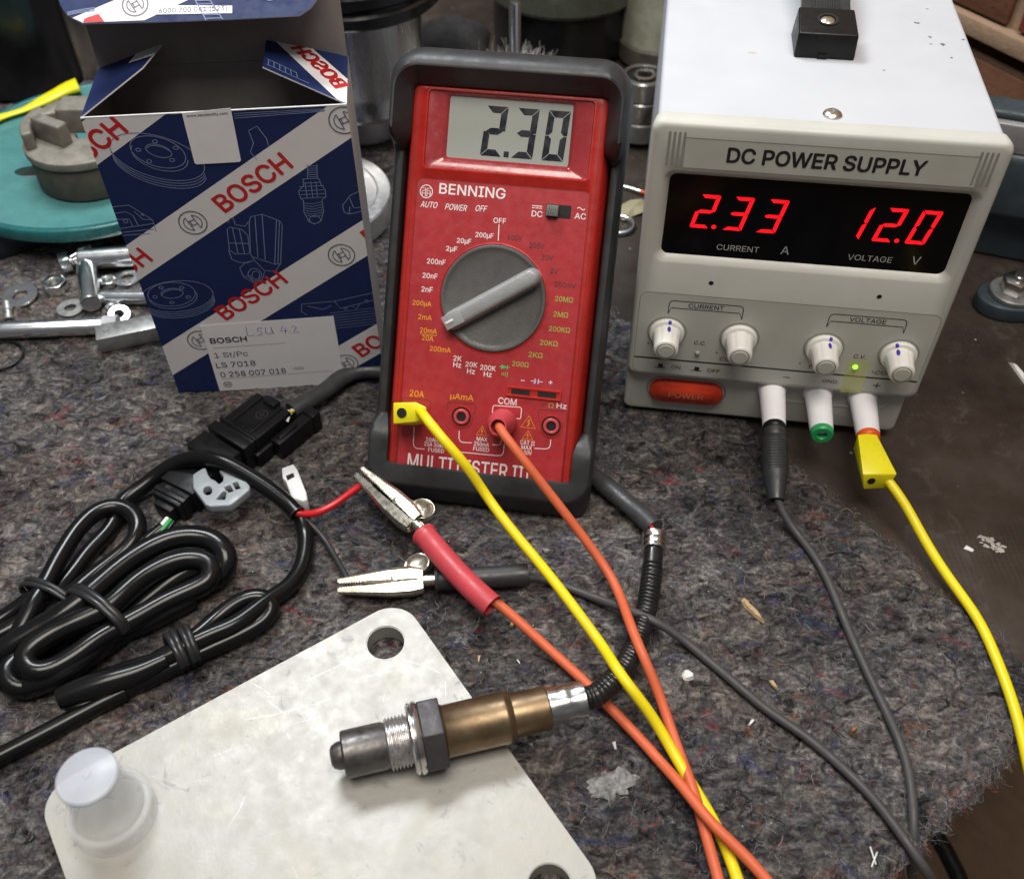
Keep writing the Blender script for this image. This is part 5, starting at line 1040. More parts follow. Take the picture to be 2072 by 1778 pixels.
# ------------------------------------------------------------------ crocodile clips and test leads
def clip_parts(par, tip, root, z_tip, z_root, roll, sleeve_pts, r_s, m_s, lever_up):
    d = (root - tip); M = axis(tip, d) ; M = Matrix.Translation(M.translation) @ M.to_3x3().to_4x4() @ Matrix.Rotation(roll, 4, 'Z'); Lc = d.length     # local z along clip, local y up
    def jaw(s_, op):
        L = []
        for t_, hw, ht in ((0, 2.2, 2.0), (.25, 2.9, 3.6), (.55, 3.8, 5.6), (.8, 4.2, 6.0), (.92, 3.6, 5.0)):
            y0 = s_ * op * (1 - t_) + s_ * .25
            L.append([(-hw, y0, t_ * Lc), (-hw * .92, y0 + s_ * ht * .75, t_ * Lc), (-hw * .6, y0 + s_ * ht, t_ * Lc), (hw * .6, y0 + s_ * ht, t_ * Lc), (hw * .92, y0 + s_ * ht * .75, t_ * Lc), (hw, y0, t_ * Lc), (hw * .82, y0, t_ * Lc), (hw * .5, y0 + s_ * (ht - .6), t_ * Lc), (-hw * .5, y0 + s_ * (ht - .6), t_ * Lc), (-hw * .82, y0, t_ * Lc)])
        gg = G().loft(L, M, True, True)
        for k in range(9):
            z_ = (.015 + .028 * k) * Lc; y0 = s_ * op * (1 - z_ / Lc) + s_ * .25; hw = 2.2 + 2 * z_ / Lc
            for sx in (-1, 1): gg.add([(sx * hw, y0 + s_ * .5, z_), (sx * hw, y0 + s_ * .5, z_ + .026 * Lc), (sx * hw, y0 - s_ * .55, z_ + .013 * Lc), (sx * hw * .8, y0 + s_ * .5, z_), (sx * hw * .8, y0 + s_ * .5, z_ + .026 * Lc), (sx * hw * .8, y0 - s_ * .55, z_ + .013 * Lc)], [(0, 1, 2), (5, 4, 3), (0, 2, 5, 3), (2, 1, 4, 5)], M)
        return gg
    jaw(1, 1.1).obj('upper_jaw', m_nickel, par, world=True, smooth=35); jaw(-1, 1.1).obj('lower_jaw', m_nickel, par, world=True, smooth=35)
    a = G(); a.lathe([(1.1, -4.6), (1.7, -4.4), (1.7, -3.6), (.8, -3.5), (.8, 3.5), (1.7, 3.6), (1.7, 4.4), (1.1, 4.6)], M @ at(0, lever_up * 1.2, Lc * .62) @ Matrix.Rotation(R(90), 4, 'Y'), 16); a.obj('pivot_pin', m_nickel, par, world=True)
    a = G(); sgn = lever_up
    pc_ = M @ Vector((0, sgn * 7.4, Lc * .86)); zd = (M.to_3x3() @ Vector((0, sgn * .55, 1))).normalized(); nn = Vector((-.25, -.45, .86)); LM = axis(pc_, nn - zd * nn.dot(zd), zd)
    a.lathe([(0, -1.1), (2.6, -.7), (4.2, .3), (4.6, 1.2), (4.2, 1.4), (3.6, .9), (2.4, .1), (0, -.3)], LM @ Matrix.Scale(1.35, 4, (0, 1, 0)), 32)
    a.tube([M @ Vector((0, sgn * 3.4, Lc * .60)), M @ Vector((0, sgn * 5.4, Lc * .72)), pc_ - zd * 4], 2.4, 12, .4); a.obj('thumb_lever', m_nickel, par, world=True, smooth=60)
    a = G(); a.tube([M @ Vector((0, 0, Lc * .86)), M @ Vector((0, 0, Lc * 1.08))], 2.6, 14, smooth=False); a.obj('wire_barrel', m_nickel, par, world=True)
    a = G(); a.ball(M @ Vector((0, -lever_up * 3.4, Lc * .86)), 1.9, 8); a.box(-1.7, 1.7, -.3, .3, -2.2, -1.6, Matrix.Translation(M @ Vector((0, -lever_up * 3.4, Lc * .86)))); a.obj('clamp_screw', m_nickel, par, world=True)
    P = sleeve_pts; gg = G(); C_ = catmull(P, 1.5); n_ = len(C_)
    gg.tube(C_, lambda t_: r_s * (1.04 if t_ < .04 else 1), 24, 1.0, False, smooth=False)
    gg.tube(list(reversed(C_)), lambda t_: r_s * .86, 24, 1.0, False, smooth=False); gg.obj('clip_sleeve', m_s, par, world=True, smooth=60, recalc=False)
    dd = (C_[1] - C_[0]).normalized(); a = G().lathe([(r_s * .82, -.3), (r_s * 1.08, -.2), (r_s * 1.14, .8), (r_s * 1.06, 1.7), (r_s * .9, 1.7)], axis(C_[0], dd), 28, True); a.obj('sleeve_rim', m_s, par, world=True)
def cable(par, pts, r, m_): return G().tube(smooth_path(pts, 14, 4), r, 14, smooth=False).obj('cable', m_, par, world=True, smooth=60)
rc_ = thing('clip_lead', 'orange test lead with a red sleeved crocodile clip gripping the red wire', 'test lead', tuple(g('A', 860, 640)), 'test leads')
tipR, rootR = g('A', 392, 178, 17), g('A', 690, 452, 17)
clip_parts(rc_, tipR, rootR, 17, 17, R(-72), [g('A', 705, 480, 17), g('A', 790, 580, 17.5), g('A', 890, 692, 18), g('A', 975, 775, 18), g('A', 1042, 835, 17)], 5.3, m_rsl, 1)
cable(rc_, [g('A', 960, 752, 18)] + path('A', [(1075, 815, 16), (1160, 900, 12), (1260, 990, 8), (1400, 1118, 4.5), (1520, 1222, 3)]) + path('E', [(1130, 148, 3), (1250, 268, 3), (1400, 408, 4.6), (1470, 470, 8), (1540, 528, 8), (1680, 662, 4.4), (1800, 792, 3), (1920, 935, 5)]) + path('F', [(0, 1055, 8), (100, 1155, 10.6), (190, 1300, 11.5), (260, 1385, 11), (420, 1505, 7), (570, 1690, 5), (700, 1850, 4), (900, 2150, 2.2), (1050, 2450, -6)]), 2.15, m_ora)
bc_ = thing('clip_lead', 'dark grey test lead with a black sleeved crocodile clip lying on the felt', 'test lead', tuple(g('A', 990, 690)), 'test leads')
tipB, rootB = g('A', 285, 738, 7), g('A', 740, 706, 8)
clip_parts(bc_, tipB, rootB, 7, 8, R(-66), [g('A', 765, 704, 8), g('A', 880, 700, 8), g('A', 1040, 692, 7.5), g('A', 1217, 678, 7)], 5.0, m_bsl, 1)
cable(bc_, [g('A', 1100, 690, 7)] + path('A', [(1225, 686, 6), (1310, 702, 4), (1400, 735, 2.6), (1520, 785, 2.4), (1640, 828, 5), (1725, 855, 11), (1800, 886, 13.4), (1880, 925, 10), (1960, 975, 4), (2060, 1065, 2.2)]) + path('F', [(90, 292, 2), (180, 355, 2), (380, 528, 2), (560, 690, 2), (800, 838, 2), (960, 982, 2), (1150, 1152, 2), (1300, 1340, 2.6), (1400, 1482, 4.5), (1490, 1610, 2), (1540, 1690, -4), (1580, 1760, -14)]), 1.95, m_grey)
# meter leads
yl = thing('test_lead', 'yellow test lead plugged into the left socket of the red meter', 'test lead', tuple(F_MET @ Vector((-33, -10, 22))), 'test leads')
ml3 = lambda k, x, y, dep: loc(F_MET, *q(k, x, y), dep)
A0 = [ml3('M', *p, -17) for p in ((256, 556), (425, 552), (505, 590), (505, 672), (425, 700), (256, 716))]
a = G(); B0 = [Vector((-40.6, -2, 27.4)), Vector((-33, -2, 27.6)), Vector((-27.4, -2, 26)), Vector((-27.4, -2, 18.8)), Vector((-33, -2, 17.4)), Vector((-40.6, -2, 17.6))]
a.loft([[F_MET @ p for p in B0], [F_MET @ p for p in A0]], None, True, True); pb_ = a.obj('stacking_plug', m_yel2, yl, world=True, bev=.8, segs=2)
c0 = ml3('M', 320, 632, -17.35); a = G(); a.lathe([(0, 0), (2.3, 0), (2.3, .1), (0, .1)], F_MET @ at(c0.x, c0.y, c0.z) @ NEGY, 24); a.obj('plug_hole', m_hole, pb_, world=True, smooth=0)
e0 = F_MET @ ml3('M', 452, 612, -14); e1 = F_MET @ ml3('M', 478, 640, -26)
zc = e1.z
cable(yl, [e0, e1] + path('M', [(560, 755, zc - 2), (680, 890, zc - 8), (820, 1045, zc - 16)]) + path('A', [(1000, 275, 31), (1130, 450, 25), (1330, 690, 19), (1500, 915, 16.5), (1620, 1080, 17)]) + path('E', [(1500, 190, 20), (1610, 350, 24), (1690, 470, 23), (1760, 545, 18), (1860, 690, 9), (1960, 880, 3.4)]) + path('F', [(20, 970, 2.4), (150, 1160, 2.3), (270, 1355, 2.3), (350, 1540, 2.3), (400, 1690, 2.3), (450, 1850, 2.3), (540, 2150, 2.3), (620, 2500, 2.3)]), 2.3, m_yel)
ol = thing('test_lead', 'orange test lead plugged into the COM socket of the red meter', 'test lead', tuple(F_MET @ Vector((9.7, -10, 23.6))), 'test leads')
b0 = Vector((10.0, 0, 23.6)); b1 = ml3('M', 1030, 735, -22); MB_ = F_MET @ axis(b0, b1 - b0, (0, 0, 1)); hL = (b1 - b0).length
pz = G().lathe([(6.2, .1), (6.5, 3), (6.5, 8), (6.2, 8.6), (6.1, hL * .52), (5.9, hL * .55), (5.7, hL * .62), (4.2, hL - 1), (3.9, hL), (3.3, hL), (3.0, hL - 6)], MB_, 36).obj('plug', m_rsl, ol, world=True, smooth=35)
e0 = F_MET @ (b1 - (b1 - b0).normalized() * 5); e1 = F_MET @ ml3('M', 1040, 745, -25)
cable(ol, [e0, e1] + path('M', [(1072, 815, 44), (1130, 890, 41), (1250, 965, 37), (1420, 1062, 33), (1550, 1185, 28), (1650, 1335, 22), (1740, 1510, 16)]) + path('A', [(1500, 390, 13), (1570, 545, 10), (1630, 690, 9.5), (1695, 850, 14), (1755, 1010, 21)]) + path('E', [(1660, 40, 23), (1712, 180, 24), (1790, 360, 18), (1855, 510, 9), (1925, 725, 2.5), (2000, 925, 3)]) + path('F', [(30, 840, 5), (90, 1000, 6.6), (150, 1180, 6.9), (195, 1370, 5.5), (245, 1540, 3), (285, 1690, 2.3), (330, 1850, 2.2), (400, 2150, 2.2), (440, 2500, 2.2)]), 2.15, m_ora)
# power supply leads
kp = F_PSU @ Vector((2.9, -16, 25)); gl = thing('test_lead', 'dark grey test lead with a round black plug in the power supply minus post', 'test lead', tuple(kp), 'test leads')
kd = g('G', 622, 648, 14); ax_ = axis(F_PSU @ Vector((2.9, -24.5, 25.2)), kd - (F_PSU @ Vector((2.9, -24.5, 25.2)))); kl = (kd - (F_PSU @ Vector((2.9, -24.5, 25.2)))).length
pr = [(3, 0), (5.4, .2), (5.6, 2.5), (5.3, 4.4), (5.5, 5)]
k = 7.0
while k < kl * .62: pr += [(6.0, k), (6.1, k + .3), (6.1, k + .9), (5.9, k + 1.1)]; k += 1.5
pr += [(5.9, kl * .64), (5.6, kl * .68), (3.9, kl - 1.4), (3.7, kl), (2.6, kl), (2.4, kl - 4)]
G().lathe(pr, ax_, 32).obj('plug', m_bsl, gl, world=True, smooth=25)
cable(gl, [kd - (kd - ax_.translation).normalized() * 4, kd] + path('G', [(640, 715, 10), (700, 800, 5), (790, 890, 2.2), (860, 985, 2), (920, 1100, 2), (970, 1215, 2), (1025, 1365, 2)]) + path('F', [(1010, 130, 2), (1080, 300, 2), (1165, 490, 2), (1260, 685, 2), (1340, 855, 2), (1400, 1025, 2), (1420, 1200, 2), (1430, 1360, 1.6), (1424, 1480, -2), (1420, 1580, -10), (1416, 1690, -24), (1412, 1850, -50)]), 1.95, m_grey)
yl2 = thing('test_lead', 'yellow test lead with a wedge plug in the power supply plus post', 'test lead', tuple(F_PSU @ Vector((47.6, -16, 25))), 'test leads')
def gz(k, x, y, z): return g(k, x, y, z)
w0 = F_PSU @ Vector((47.6, -14.8, 25.2))
tf = [gz('G', 1098, 262, 29.5), gz('G', 1205, 248, 29.5), gz('G', 1332, 494, 25), gz('G', 1128, 496, 25)]
bf = [Vector((p.x, p.y, z_)) for p, z_ in zip(tf, (20, 20, 15.5, 15.5))]
bf[3] = gz('G', 1132, 585, 15.2); bf[2] = gz('G', 1270, 578, 15.2)
a = G(); a.loft([[tf[0], tf[1], bf[1], bf[0]], [tf[3], tf[2], bf[2], bf[3]]], None, True, True); wp_ = a.obj('stacking_plug', m_yel2, yl2, world=True, bev=.7, segs=2)
fc = (tf[3] * .55 + bf[3] * .45) * .72 + (tf[2] * .55 + bf[2] * .45) * .28; fn = (tf[2] - tf[3]).cross(bf[3] - tf[3]).normalized(); fn = fn if fn.y < 0 else -fn
a = G().lathe([(0, .02), (1.9, .02), (1.9, .12), (0, .12)], axis(fc, fn), 20); a.obj('plug_hole', m_hole, wp_, world=True, smooth=0)
e0 = tf[2] * .5 + bf[2] * .5; e0 = e0 * .9 + tf[3] * .1; e0.z = 20
cable(yl2, [e0 + Vector((-2, 5, 0)), e0] + path('G', [(1345, 605, 17), (1400, 710, 13), (1475, 855, 9), (1575, 1020, 6), (1690, 1185, 4), (1800, 1325, 3)]) + path('F', [(1695, 20, 2.6), (1800, 160, 2.4), (1905, 375, 2.3), (1990, 590, 2.3), (2045, 770, 2.3), (2082, 930, 1.5), (2105, 1060, -1), (2150, 1250, -10), (2200, 1450, -30)]), 2.3, m_yel)

# ------------------------------------------------------------------ small litter on the felt and bench
def crumb(name, k, pts, z, h, m_, label, cat, grp=None):
    L = [g(k, *p, z) for p in pts]; c_ = sum(L, Vector()) / len(L); a = G(); n = len(L)
    a.add([Vector((p.x - c_.x, p.y - c_.y, z)) for p in L] + [Vector(((p.x - c_.x) * .7, (p.y - c_.y) * .7, z + h * (.6 + .8 * random.random()))) for p in L], [tuple(range(n)), tuple(range(2 * n - 1, n - 1, -1))] + [(i, (i + 1) % n, n + (i + 1) % n, n + i) for i in range(n)])
    o = a.obj(name, m_, None, smooth=30); o.location = Vector((c_.x, c_.y, 0)) * S; tag(o, label, cat, grp)
crumb('wood_chip', 'F', [(415, 50), (432, 32), (455, 60), (520, 120), (552, 170), (548, 186), (500, 150), (440, 95)], .5, 1.4, m_wood, 'long curled tan wood splinter on the felt right of the leads', 'wood chip', 'wood chips')
crumb('wood_chip', 'E', [(1095, 160), (1112, 145), (1124, 152), (1110, 180), (1092, 182)], .4, .8, m_wood, 'small tan wood chip on felt touching the orange clip lead', 'wood chip', 'wood chips')
crumb('wood_chip', 'E', [(930, 322), (945, 320), (942, 345), (934, 368), (928, 345)], .4, .8, m_wood, 'small pale wood chip on felt near the plate edge', 'wood chip', 'wood chips')
crumb('wood_chip', 'F', [(578, 515), (600, 512), (632, 560), (620, 566), (595, 545)], .4, .8, m_wood, 'small brown wood chip on felt below the grey clip lead', 'wood chip', 'wood chips')
crumb('rust_crumb', 'F', [(1048, 830), (1060, 795), (1080, 790), (1090, 812), (1068, 838)], .4, 2.2, mat('rust_brown', (.25, .11, .035), .8), 'small rusty brown crumb on felt between the two grey leads', 'crumb')
crumb('paint_flake', 'F', [(66, 490), (80, 458), (110, 455), (140, 478), (142, 508), (110, 520), (78, 516)], .4, 1.6, m_paint, 'crumpled white flake on the felt beside the ribbed conduit', 'flake', 'white flakes')
crumb('paint_flake', 'F', [(455, 778), (475, 745), (492, 740), (494, 754), (470, 778)], .4, .8, m_paint, 'small white grain on felt left of the grey clip lead', 'flake', 'white flakes')
crumb('paint_flake', 'E', [(1125, 345), (1135, 342), (1148, 365), (1142, 366)], .4, .5, m_paint, 'thin white sliver on felt left of the orange clip lead', 'flake', 'white flakes')
crumb('paint_flake', 'E', [(1615, 765), (1635, 758), (1640, 800), (1628, 802)], .4, .6, m_paint, 'small white sliver on felt below the sensor collar', 'flake', 'white flakes')
crumb('paint_flake', 'G', [(1718, 930), (1735, 910), (1780, 935), (1772, 950)], -3.9, .3, m_paint, 'small white paint spot on the bench right of the yellow lead', 'flake', 'paint spots on the bench')
a = G(); pc = g('G', 1875, 905, -3.95)
for k in range(44):
    u, v_ = 1810 + random.random() * 150, 0; v_ = 870 + (u - 1810) * .5 + random.uniform(-28, 28); c_ = g('G', u, v_, -3.95); r_ = random.uniform(.3, 1.5); ph = random.random() * 6
    L = [(c_.x - pc.x + r_ * (1 + .4 * math.sin(3 * t_ + ph)) * math.cos(t_), c_.y - pc.y + r_ * (.8 + .3 * math.sin(2 * t_ + ph)) * math.sin(t_), 0) for t_ in [2 * math.pi * i / 10 for i in range(10)]]
    a.add([(x, y, .06 + .012 * k) for x, y, _ in L], [tuple(range(10))])
o = a.obj('paint_patch', m_paint, smooth=0, recalc=False); o.data.materials[0] = mat('old_paint', (.40, .37, .34), .75, var=.2); o.location = pc * S; tag(o, 'flaking white paint patch on the bench right of the yellow lead', 'paint patch')
crumb('paint_flake', 'X', [(2040, 733), (2052, 738), (2074, 762), (2074, 780)], -3.9, 1.6, m_paint, 'curved white shaving on the bench at the right edge', 'flake', 'paint spots on the bench')
tf_ = G()
for P in (((1172, 1488), (1205, 1590)), ((1180, 1605), (1212, 1520))): tf_.tube([g('F', *P[0], 1.5), (g('F', *P[0], 2.6) + g('F', *P[1], 2.6)) / 2, g('F', *P[1], 1.5)], .3, 6)
o = tf_.obj('thread_scrap', m_paint); tag(o, 'tiny white crossed thread scrap near the felt front edge', 'thread')
lc = g('E', 1615, 980, 0); a = G(); L = []
for j in range(9):
    f_ = 1 - j / 9.0; L.append([(8.4 * f_ * (1 + .22 * math.sin(2 * t_ + .6) + .13 * math.sin(5 * t_) + .16 * random.uniform(-1, 1)) * math.cos(t_), 6.8 * f_ * (1 + .22 * math.sin(2 * t_ + .6) + .1 * math.sin(7 * t_) + .16 * random.uniform(-1, 1)) * math.sin(t_), -.4 + 2.0 * (1 - f_ * f_) + random.uniform(-.35, .35)) for t_ in [2 * math.pi * i / 40 for i in range(40)]])
a.loft(L, None, False, True)
o = a.obj('lint_tuft', mat('lint', (.20, .195, .19), .95, var=.55, vmm=2.2, bmm=1.2, bd=.5), smooth=80); o.location = lc * S; tag(o, 'pale grey lint tuft on felt below the sensor', 'lint')

# ------------------------------------------------------------------ zinc hardware beside the carton (zoom H pixels)
def hg(x, y, z=0): return g('H', x, y, z)
def washer(x, y, ro, ri, th, z, tilt, label, m_=None, k='H'):
    c = g(k, x, y, z); t = thing('washer', label, 'washer', Matrix.Translation(c) @ Matrix.Rotation(tilt[0], 4, 'X') @ Matrix.Rotation(tilt[1], 4, 'Y'), 'loose washers')
    G().lathe([(ri, 0), (ro - .2, 0), (ro, .2), (ro, th - .2), (ro - .2, th), (ri + .1, th), (ri, th - .1)], None, 40, True).obj('ring', m_ or m_zinc, t, smooth=35); return t
washer(215, 975, 10.4, 4.6, 1.7, 1.2, (.10, -.06), 'large bright washer lying leftmost on the felt', m_zinc)
washer(735, 1105, 7.9, 3.4, 1.3, .6, (0, 0), 'dull washer lying under the end of the threaded sleeve', m_iron)
washer(1325, 790, 8.2, 3.6, 1.4, .6, (0, 0), 'bright washer half hidden behind the carton edge', m_zinc)
def hexpts(r, a0=0): return [(r * math.cos(R(60 * k + a0)), r * math.sin(R(60 * k + a0))) for k in range(6)]
def hexnut(name, c, r, h, ri, label, cat, grp, M=None, m_=m_zinc):
    F_ = M or Matrix.Translation(c); t = thing(name, label, cat, F_, grp)
    G().holed(hexpts(r, 12), [circ(0, 0, ri, 24)], 0, h, XZ).obj('nut_body', m_, t, bev=.35)
    a = G(); k = .5
    a.lathe([(ri + .02, 0)] + [(ri - (.45 if j % 2 else .02), .3 + j * (h - .6) / 12) for j in range(13)] + [(ri + .02, h)], None, 24, True); a.obj('inner_thread', m_iron, t, smooth=20); return t
hexnut('hex_nut', hg(590, 905, .3), 7.4, 6.4, 3.9, 'bright zinc hex nut standing flat between washer and sleeve', 'nut', None)
hexnut('hex_nut', hg(1185, 1130, .3), 4.6, 4.2, 2.4, 'small zinc nut behind the end of the long bolt', 'nut', None)
washer(1240, 1165, 6.2, 2.9, 1.3, 3.2, (.35, .2), 'small washer leaning on the collar of the long bolt', m_zinc)
hexnut('hex_nut', hg(1130, 860, .3), 5.4, 4.8, 2.9, 'zinc nut lying between the threaded sleeve and the half hidden washer', 'nut', None)
def rod(name, p, d, prof, label, cat, parts, m_=m_zinc, n=36):
    F_ = axis(p, d - p); t = thing(name, label, cat, F_); L = (d - p).length
    for nm, pr, mm in parts(L): G().lathe(pr, None, n, mm is None).obj(nm, m_ if mm is None else mm, t, smooth=30)
    return t
rs = rod('threaded_sleeve', hg(945, 1055, 6.2), hg(893, 610, 6.6), None, 'steel sleeve with a threaded hole facing the viewer', 'sleeve nut',
    lambda L: [('tube', [(4.4, 0), (5.4, 0), (6.1, .7), (6.1, L - .5), (5.6, L), (4.4, L)], None), ('inner_thread', [(4.45, .1)] + [(4.45 - (.6 if j % 2 else 0), .4 + j * .75) for j in range(22)] + [(.1, 17)], m_iron)])
rod('bolt', hg(1150, 1275, 5.4), hg(-220, 1338, 5.4), None, 'long bright round bolt with a collar lying along the left edge', 'bolt',
    lambda L: [('shank', [(0, 4), (4.8, 4), (5, 4.4), (5, L), (0, L)], m_zinc), ('collar', [(0, -4.5), (5.4, -4.5), (5.8, -4), (5.8, 3.4), (5.4, 4), (0, 4)], m_wash)])
rod('steel_rod', hg(1062, 985, 4.4), hg(1560, 985, 4.4), None, 'short bright rod lying behind the carton, right of the sleeve', 'rod',
    lambda L: [('shank', [(0, 0), (3.9, 0), (4.3, .5), (4.3, L), (0, L)], m_zinc)])
rod('bolt', hg(830, 590, 9), hg(1420, 548, 9), None, 'thick smooth pin running back behind the carton', 'bolt',
    lambda L: [('shank', [(0, 0), (6, 0), (6.6, .8), (6.6, L), (0, L)], m_zinc), ('end_rim', [(4.6, -.2), (6.2, -.2), (6.2, .5), (4.6, .5)], m_steel)])
hb = hg(690, 625, 5.5); F_ = axis(hb, hg(590, 655, 5) - hb); t = thing('hex_bolt', 'zinc hex bolt head in front of the dark blue box', 'bolt', F_)
a = G(); a.prism(hexpts(7.2, 10), -3, 3.4, Matrix.Rotation(R(90), 4, 'X')); a.obj('head', m_zinc, t, bev=.6, segs=2)
G().lathe([(0, -14), (3.6, -14), (3.6, -3), (0, -3)], None, 24).obj('shank', m_zinc, t)
p0, p1 = hg(730, 575, 13), hg(935, 460, 13); F_ = axis(p0, p1 - p0); t = thing('pin', 'thin bright pin resting across the hex bolt', 'pin', F_)
G().lathe([(0, 0), (1.3, 0), (1.5, 5), (2.6, 6), (2.9, 9), (2.4, 12), (1.7, (p1 - p0).length), (0, (p1 - p0).length)], None, 16).obj('body', m_steel, t)
p0, p1 = hg(95, 1215, 1.5), hg(60, 960, 7); F_ = axis(p0, p1 - p0); t = thing('spacer', 'small dark tilted steel spacer in front of the large washer', 'spacer', F_)
G().lathe([(0, 0), (2.6, 0), (2.8, .4), (2.8, 3), (2.2, 3.4), (2.2, 6), (2.7, 6.4), (2.7, 12), (2.2, 12.6), (0, 12.6)], None, 20).obj('body', m_iron, t, smooth=28)
b0, b1 = hg(1050, 1560, 0), hg(1720, 1420, 0); F_ = Matrix.Translation(b0) @ Matrix.Rotation(math.atan2((b1 - b0).y, (b1 - b0).x), 4, 'Z')
t = thing('steel_bar', 'dull grey rectangular steel bar pointing under the carton', 'steel bar', F_)
G().box(0, (b1 - b0).length, -1, 12.5, .4, 10.4).obj('bar', m_iron, t, bev=.6)
c = g('H', 10, 1590, .9); t = thing('o_ring', 'thin black rubber ring lying at the left edge of the felt', 'o-ring', c)
G().tube([(11.8 * math.cos(2 * math.pi * i / 40), 11.8 * math.sin(2 * math.pi * i / 40), 0) for i in range(41)], .75, 8, smooth=False).obj('ring', m_black, t)

# ------------------------------------------------------------------ teal dish on a dark box, with cast segment and yellow strip
c0 = gp(30, 470, 0)
t = thing('storage_box', 'dark navy box under the teal disc at the left edge', 'box', (-300, 545, 0))
a = G(); a.add([(p.x, p.y, z) for z in (0, 19) for p in (gp(-330, 640), gp(0, 528), gp(100, 494), gp(330, 455), Vector((-210, 600, 0)), Vector((-420, 640, 0)))], [(5, 4, 3, 2, 1, 0), (6, 7, 8, 9, 10, 11)] + [(i, (i + 1) % 6, 6 + (i + 1) % 6, 6 + i) for i in range(6)])
a.obj('body', m_dkblue, t, world=True, bev=1.5)
dc = (gp(190, 462, 27) + gp(194, 168, 27)) / 2
dk_r = (gp(190, 462, 27) - gp(194, 168, 27)).length / 2
F_ = Matrix.Translation(Vector((dc.x, dc.y, 19.2)))
t = thing('teal_disc', 'large round teal plastic disc with a slotted hole, on the dark box', 'disc', F_)
sx, sy = (gp(62, 346, 27) - F_.translation).xy
G().holed(circ(0, 0, dk_r - .6, 96), [circ(sx, sy, 10.5, 28, 6)], 7.6, 1, XZ).obj('disc_plate', m_teal, t)
G().lathe([(dk_r - .8, .2), (dk_r + .6, .4), (dk_r + 1.2, 3), (dk_r + .8, 7.6), (dk_r, 8.4), (dk_r - 3, 8.5), (dk_r - 4, 7.4), (dk_r - 4, 2)], None, 128, True).obj('disc_rim', m_teal2, t, smooth=50)
a = G(); a.tube([(sx - 11, sy + 1, 2), (sx + 11, sy + 2.4, 2)], 1.2, 8); a.obj('red_insert', m_rwire, t)
bc = gp(165, 388, 27.6); F_ = Matrix.Translation(Vector((gp(192, 350, 27.7).x, gp(192, 350, 27.7).y, 27.7)))
t = thing('brake_segment', 'weathered grey cast segment with a dark lining, sitting on the teal disc', 'casting', F_)
def arcpoly(ro, ri, a0, a1, n=20): return [(ro * math.cos(R(a0 + (a1 - a0) * i / n)), ro * math.sin(R(a0 + (a1 - a0) * i / n))) for i in range(n + 1)] + [(ri * math.cos(R(a1 + (a0 - a1) * i / n)), ri * math.sin(R(a1 + (a0 - a1) * i / n))) for i in range(n + 1)]
G().prism(arcpoly(34, 5, 150, 335), .3, 22, XZ).obj('lining', m_cast2, t, bev=.8)
G().prism(arcpoly(35.5, 4, 148, 337), 22, 27, XZ).obj('shoe_plate', m_cast, t, bev=.8)
a = G(); a.prism(arcpoly(33.5, 27, 150, 215), 26.5, 38, XZ); a.prism([(-27, -4), (-6, -16), (-2, -9), (-23, 3)], 26.5, 41, XZ); a.prism([(-31, 2), (-12, 10), (-6, 26), (-14, 30), (-24, 18)], 26.5, 38, XZ); a.box(-13, 14, 2, 20, 26.5, 43); a.obj('cast_web', m_cast, t, bev=1.4, segs=3)
G().lathe([(0, 0), (2.2, 0), (2.2, .3), (0, .3)], at(-30.5, -8, 34) @ Matrix.Rotation(R(-100), 4, 'Y') @ at(0, 0, .9), 16).obj('bore', m_hole, t)
pts = [gp(-60, 262, 30), gp(0, 238, 30), gp(50, 222, 30), gp(100, 198, 30), gp(135, 180, 32), gp(158, 172, 33)]
t = thing('yellow_strip', 'bright yellow plastic strip lying on the teal disc', 'plastic strip', pts[2])
G().tube(pts, lambda t_: 6.2 - 3.2 * math.sin(math.pi * min(1, t_ * 1.25)) ** 2 + (2.2 * max(0, t_ - .8) / .2), 14, .45).obj('strip', m_yel2, t, world=True, smooth=60)

# ------------------------------------------------------------------ containers along the back
def pot(name, px, py, label, cat, parts, z=0, grp=None):
    c = gp(px, py, z); t = thing(name, label, cat, Matrix.Translation(Vector((c.x, c.y, z))), grp)
    for nm, pr, mm in parts: G().lathe(pr, None, 72, False).obj(nm, mm, t, smooth=32)
    return t
pot('dark_canister', 62, 152, 'tall glossy black canister behind the yellow strip', 'canister', [('body', [(0, 0), (44, 0), (47, 3), (47, 96), (44, 100), (0, 100)], m_blackg), ('rim', [(44, 100), (48.5, 100.5), (48.5, 104), (46, 105), (0, 104)], m_pot)])
pot('steel_tin', 190, 130, 'narrow steel tin between the black canister and the carton', 'tin', [('body', [(0, 0), (27, 0), (28, 2), (28, 104), (28.8, 105), (28.8, 107), (0, 107)], m_pot2)])
pot('steel_pot', 742, 262, 'spun steel pot with a black ribbed lid behind the carton', 'pot', [('foot', [(0, 0), (23, 0), (24, 1.5), (21, 30), (0, 30)], m_alu),
    ('bowl', [(0, 29.6), (47, 29.6), (50, 30.6), (50.5, 33), (47.5, 40), (46, 46), (46, 100), (0, 100)], m_pot),
    ('lid', [(0, 99), (60, 99), (62, 101), (62, 107), (59.5, 109), (59.5, 111), (62, 113), (62, 119), (59.5, 121), (59.5, 123), (62, 125), (62, 132), (58, 136), (0, 138)], m_blackg)])
c = gp(624, 392, 16); t = thing('aluminium_disc', 'turned aluminium disc lying on the felt behind the carton', 'disc', (c.x, c.y, 0))
G().lathe([(0, .2), (52.6, .2), (53.4, 1), (53.4, 15), (52.6, 16), (45, 16), (44, 15.4), (20, 15.2), (18, 14), (0, 14)], None, 96).obj('disc', m_alu, t, smooth=30)
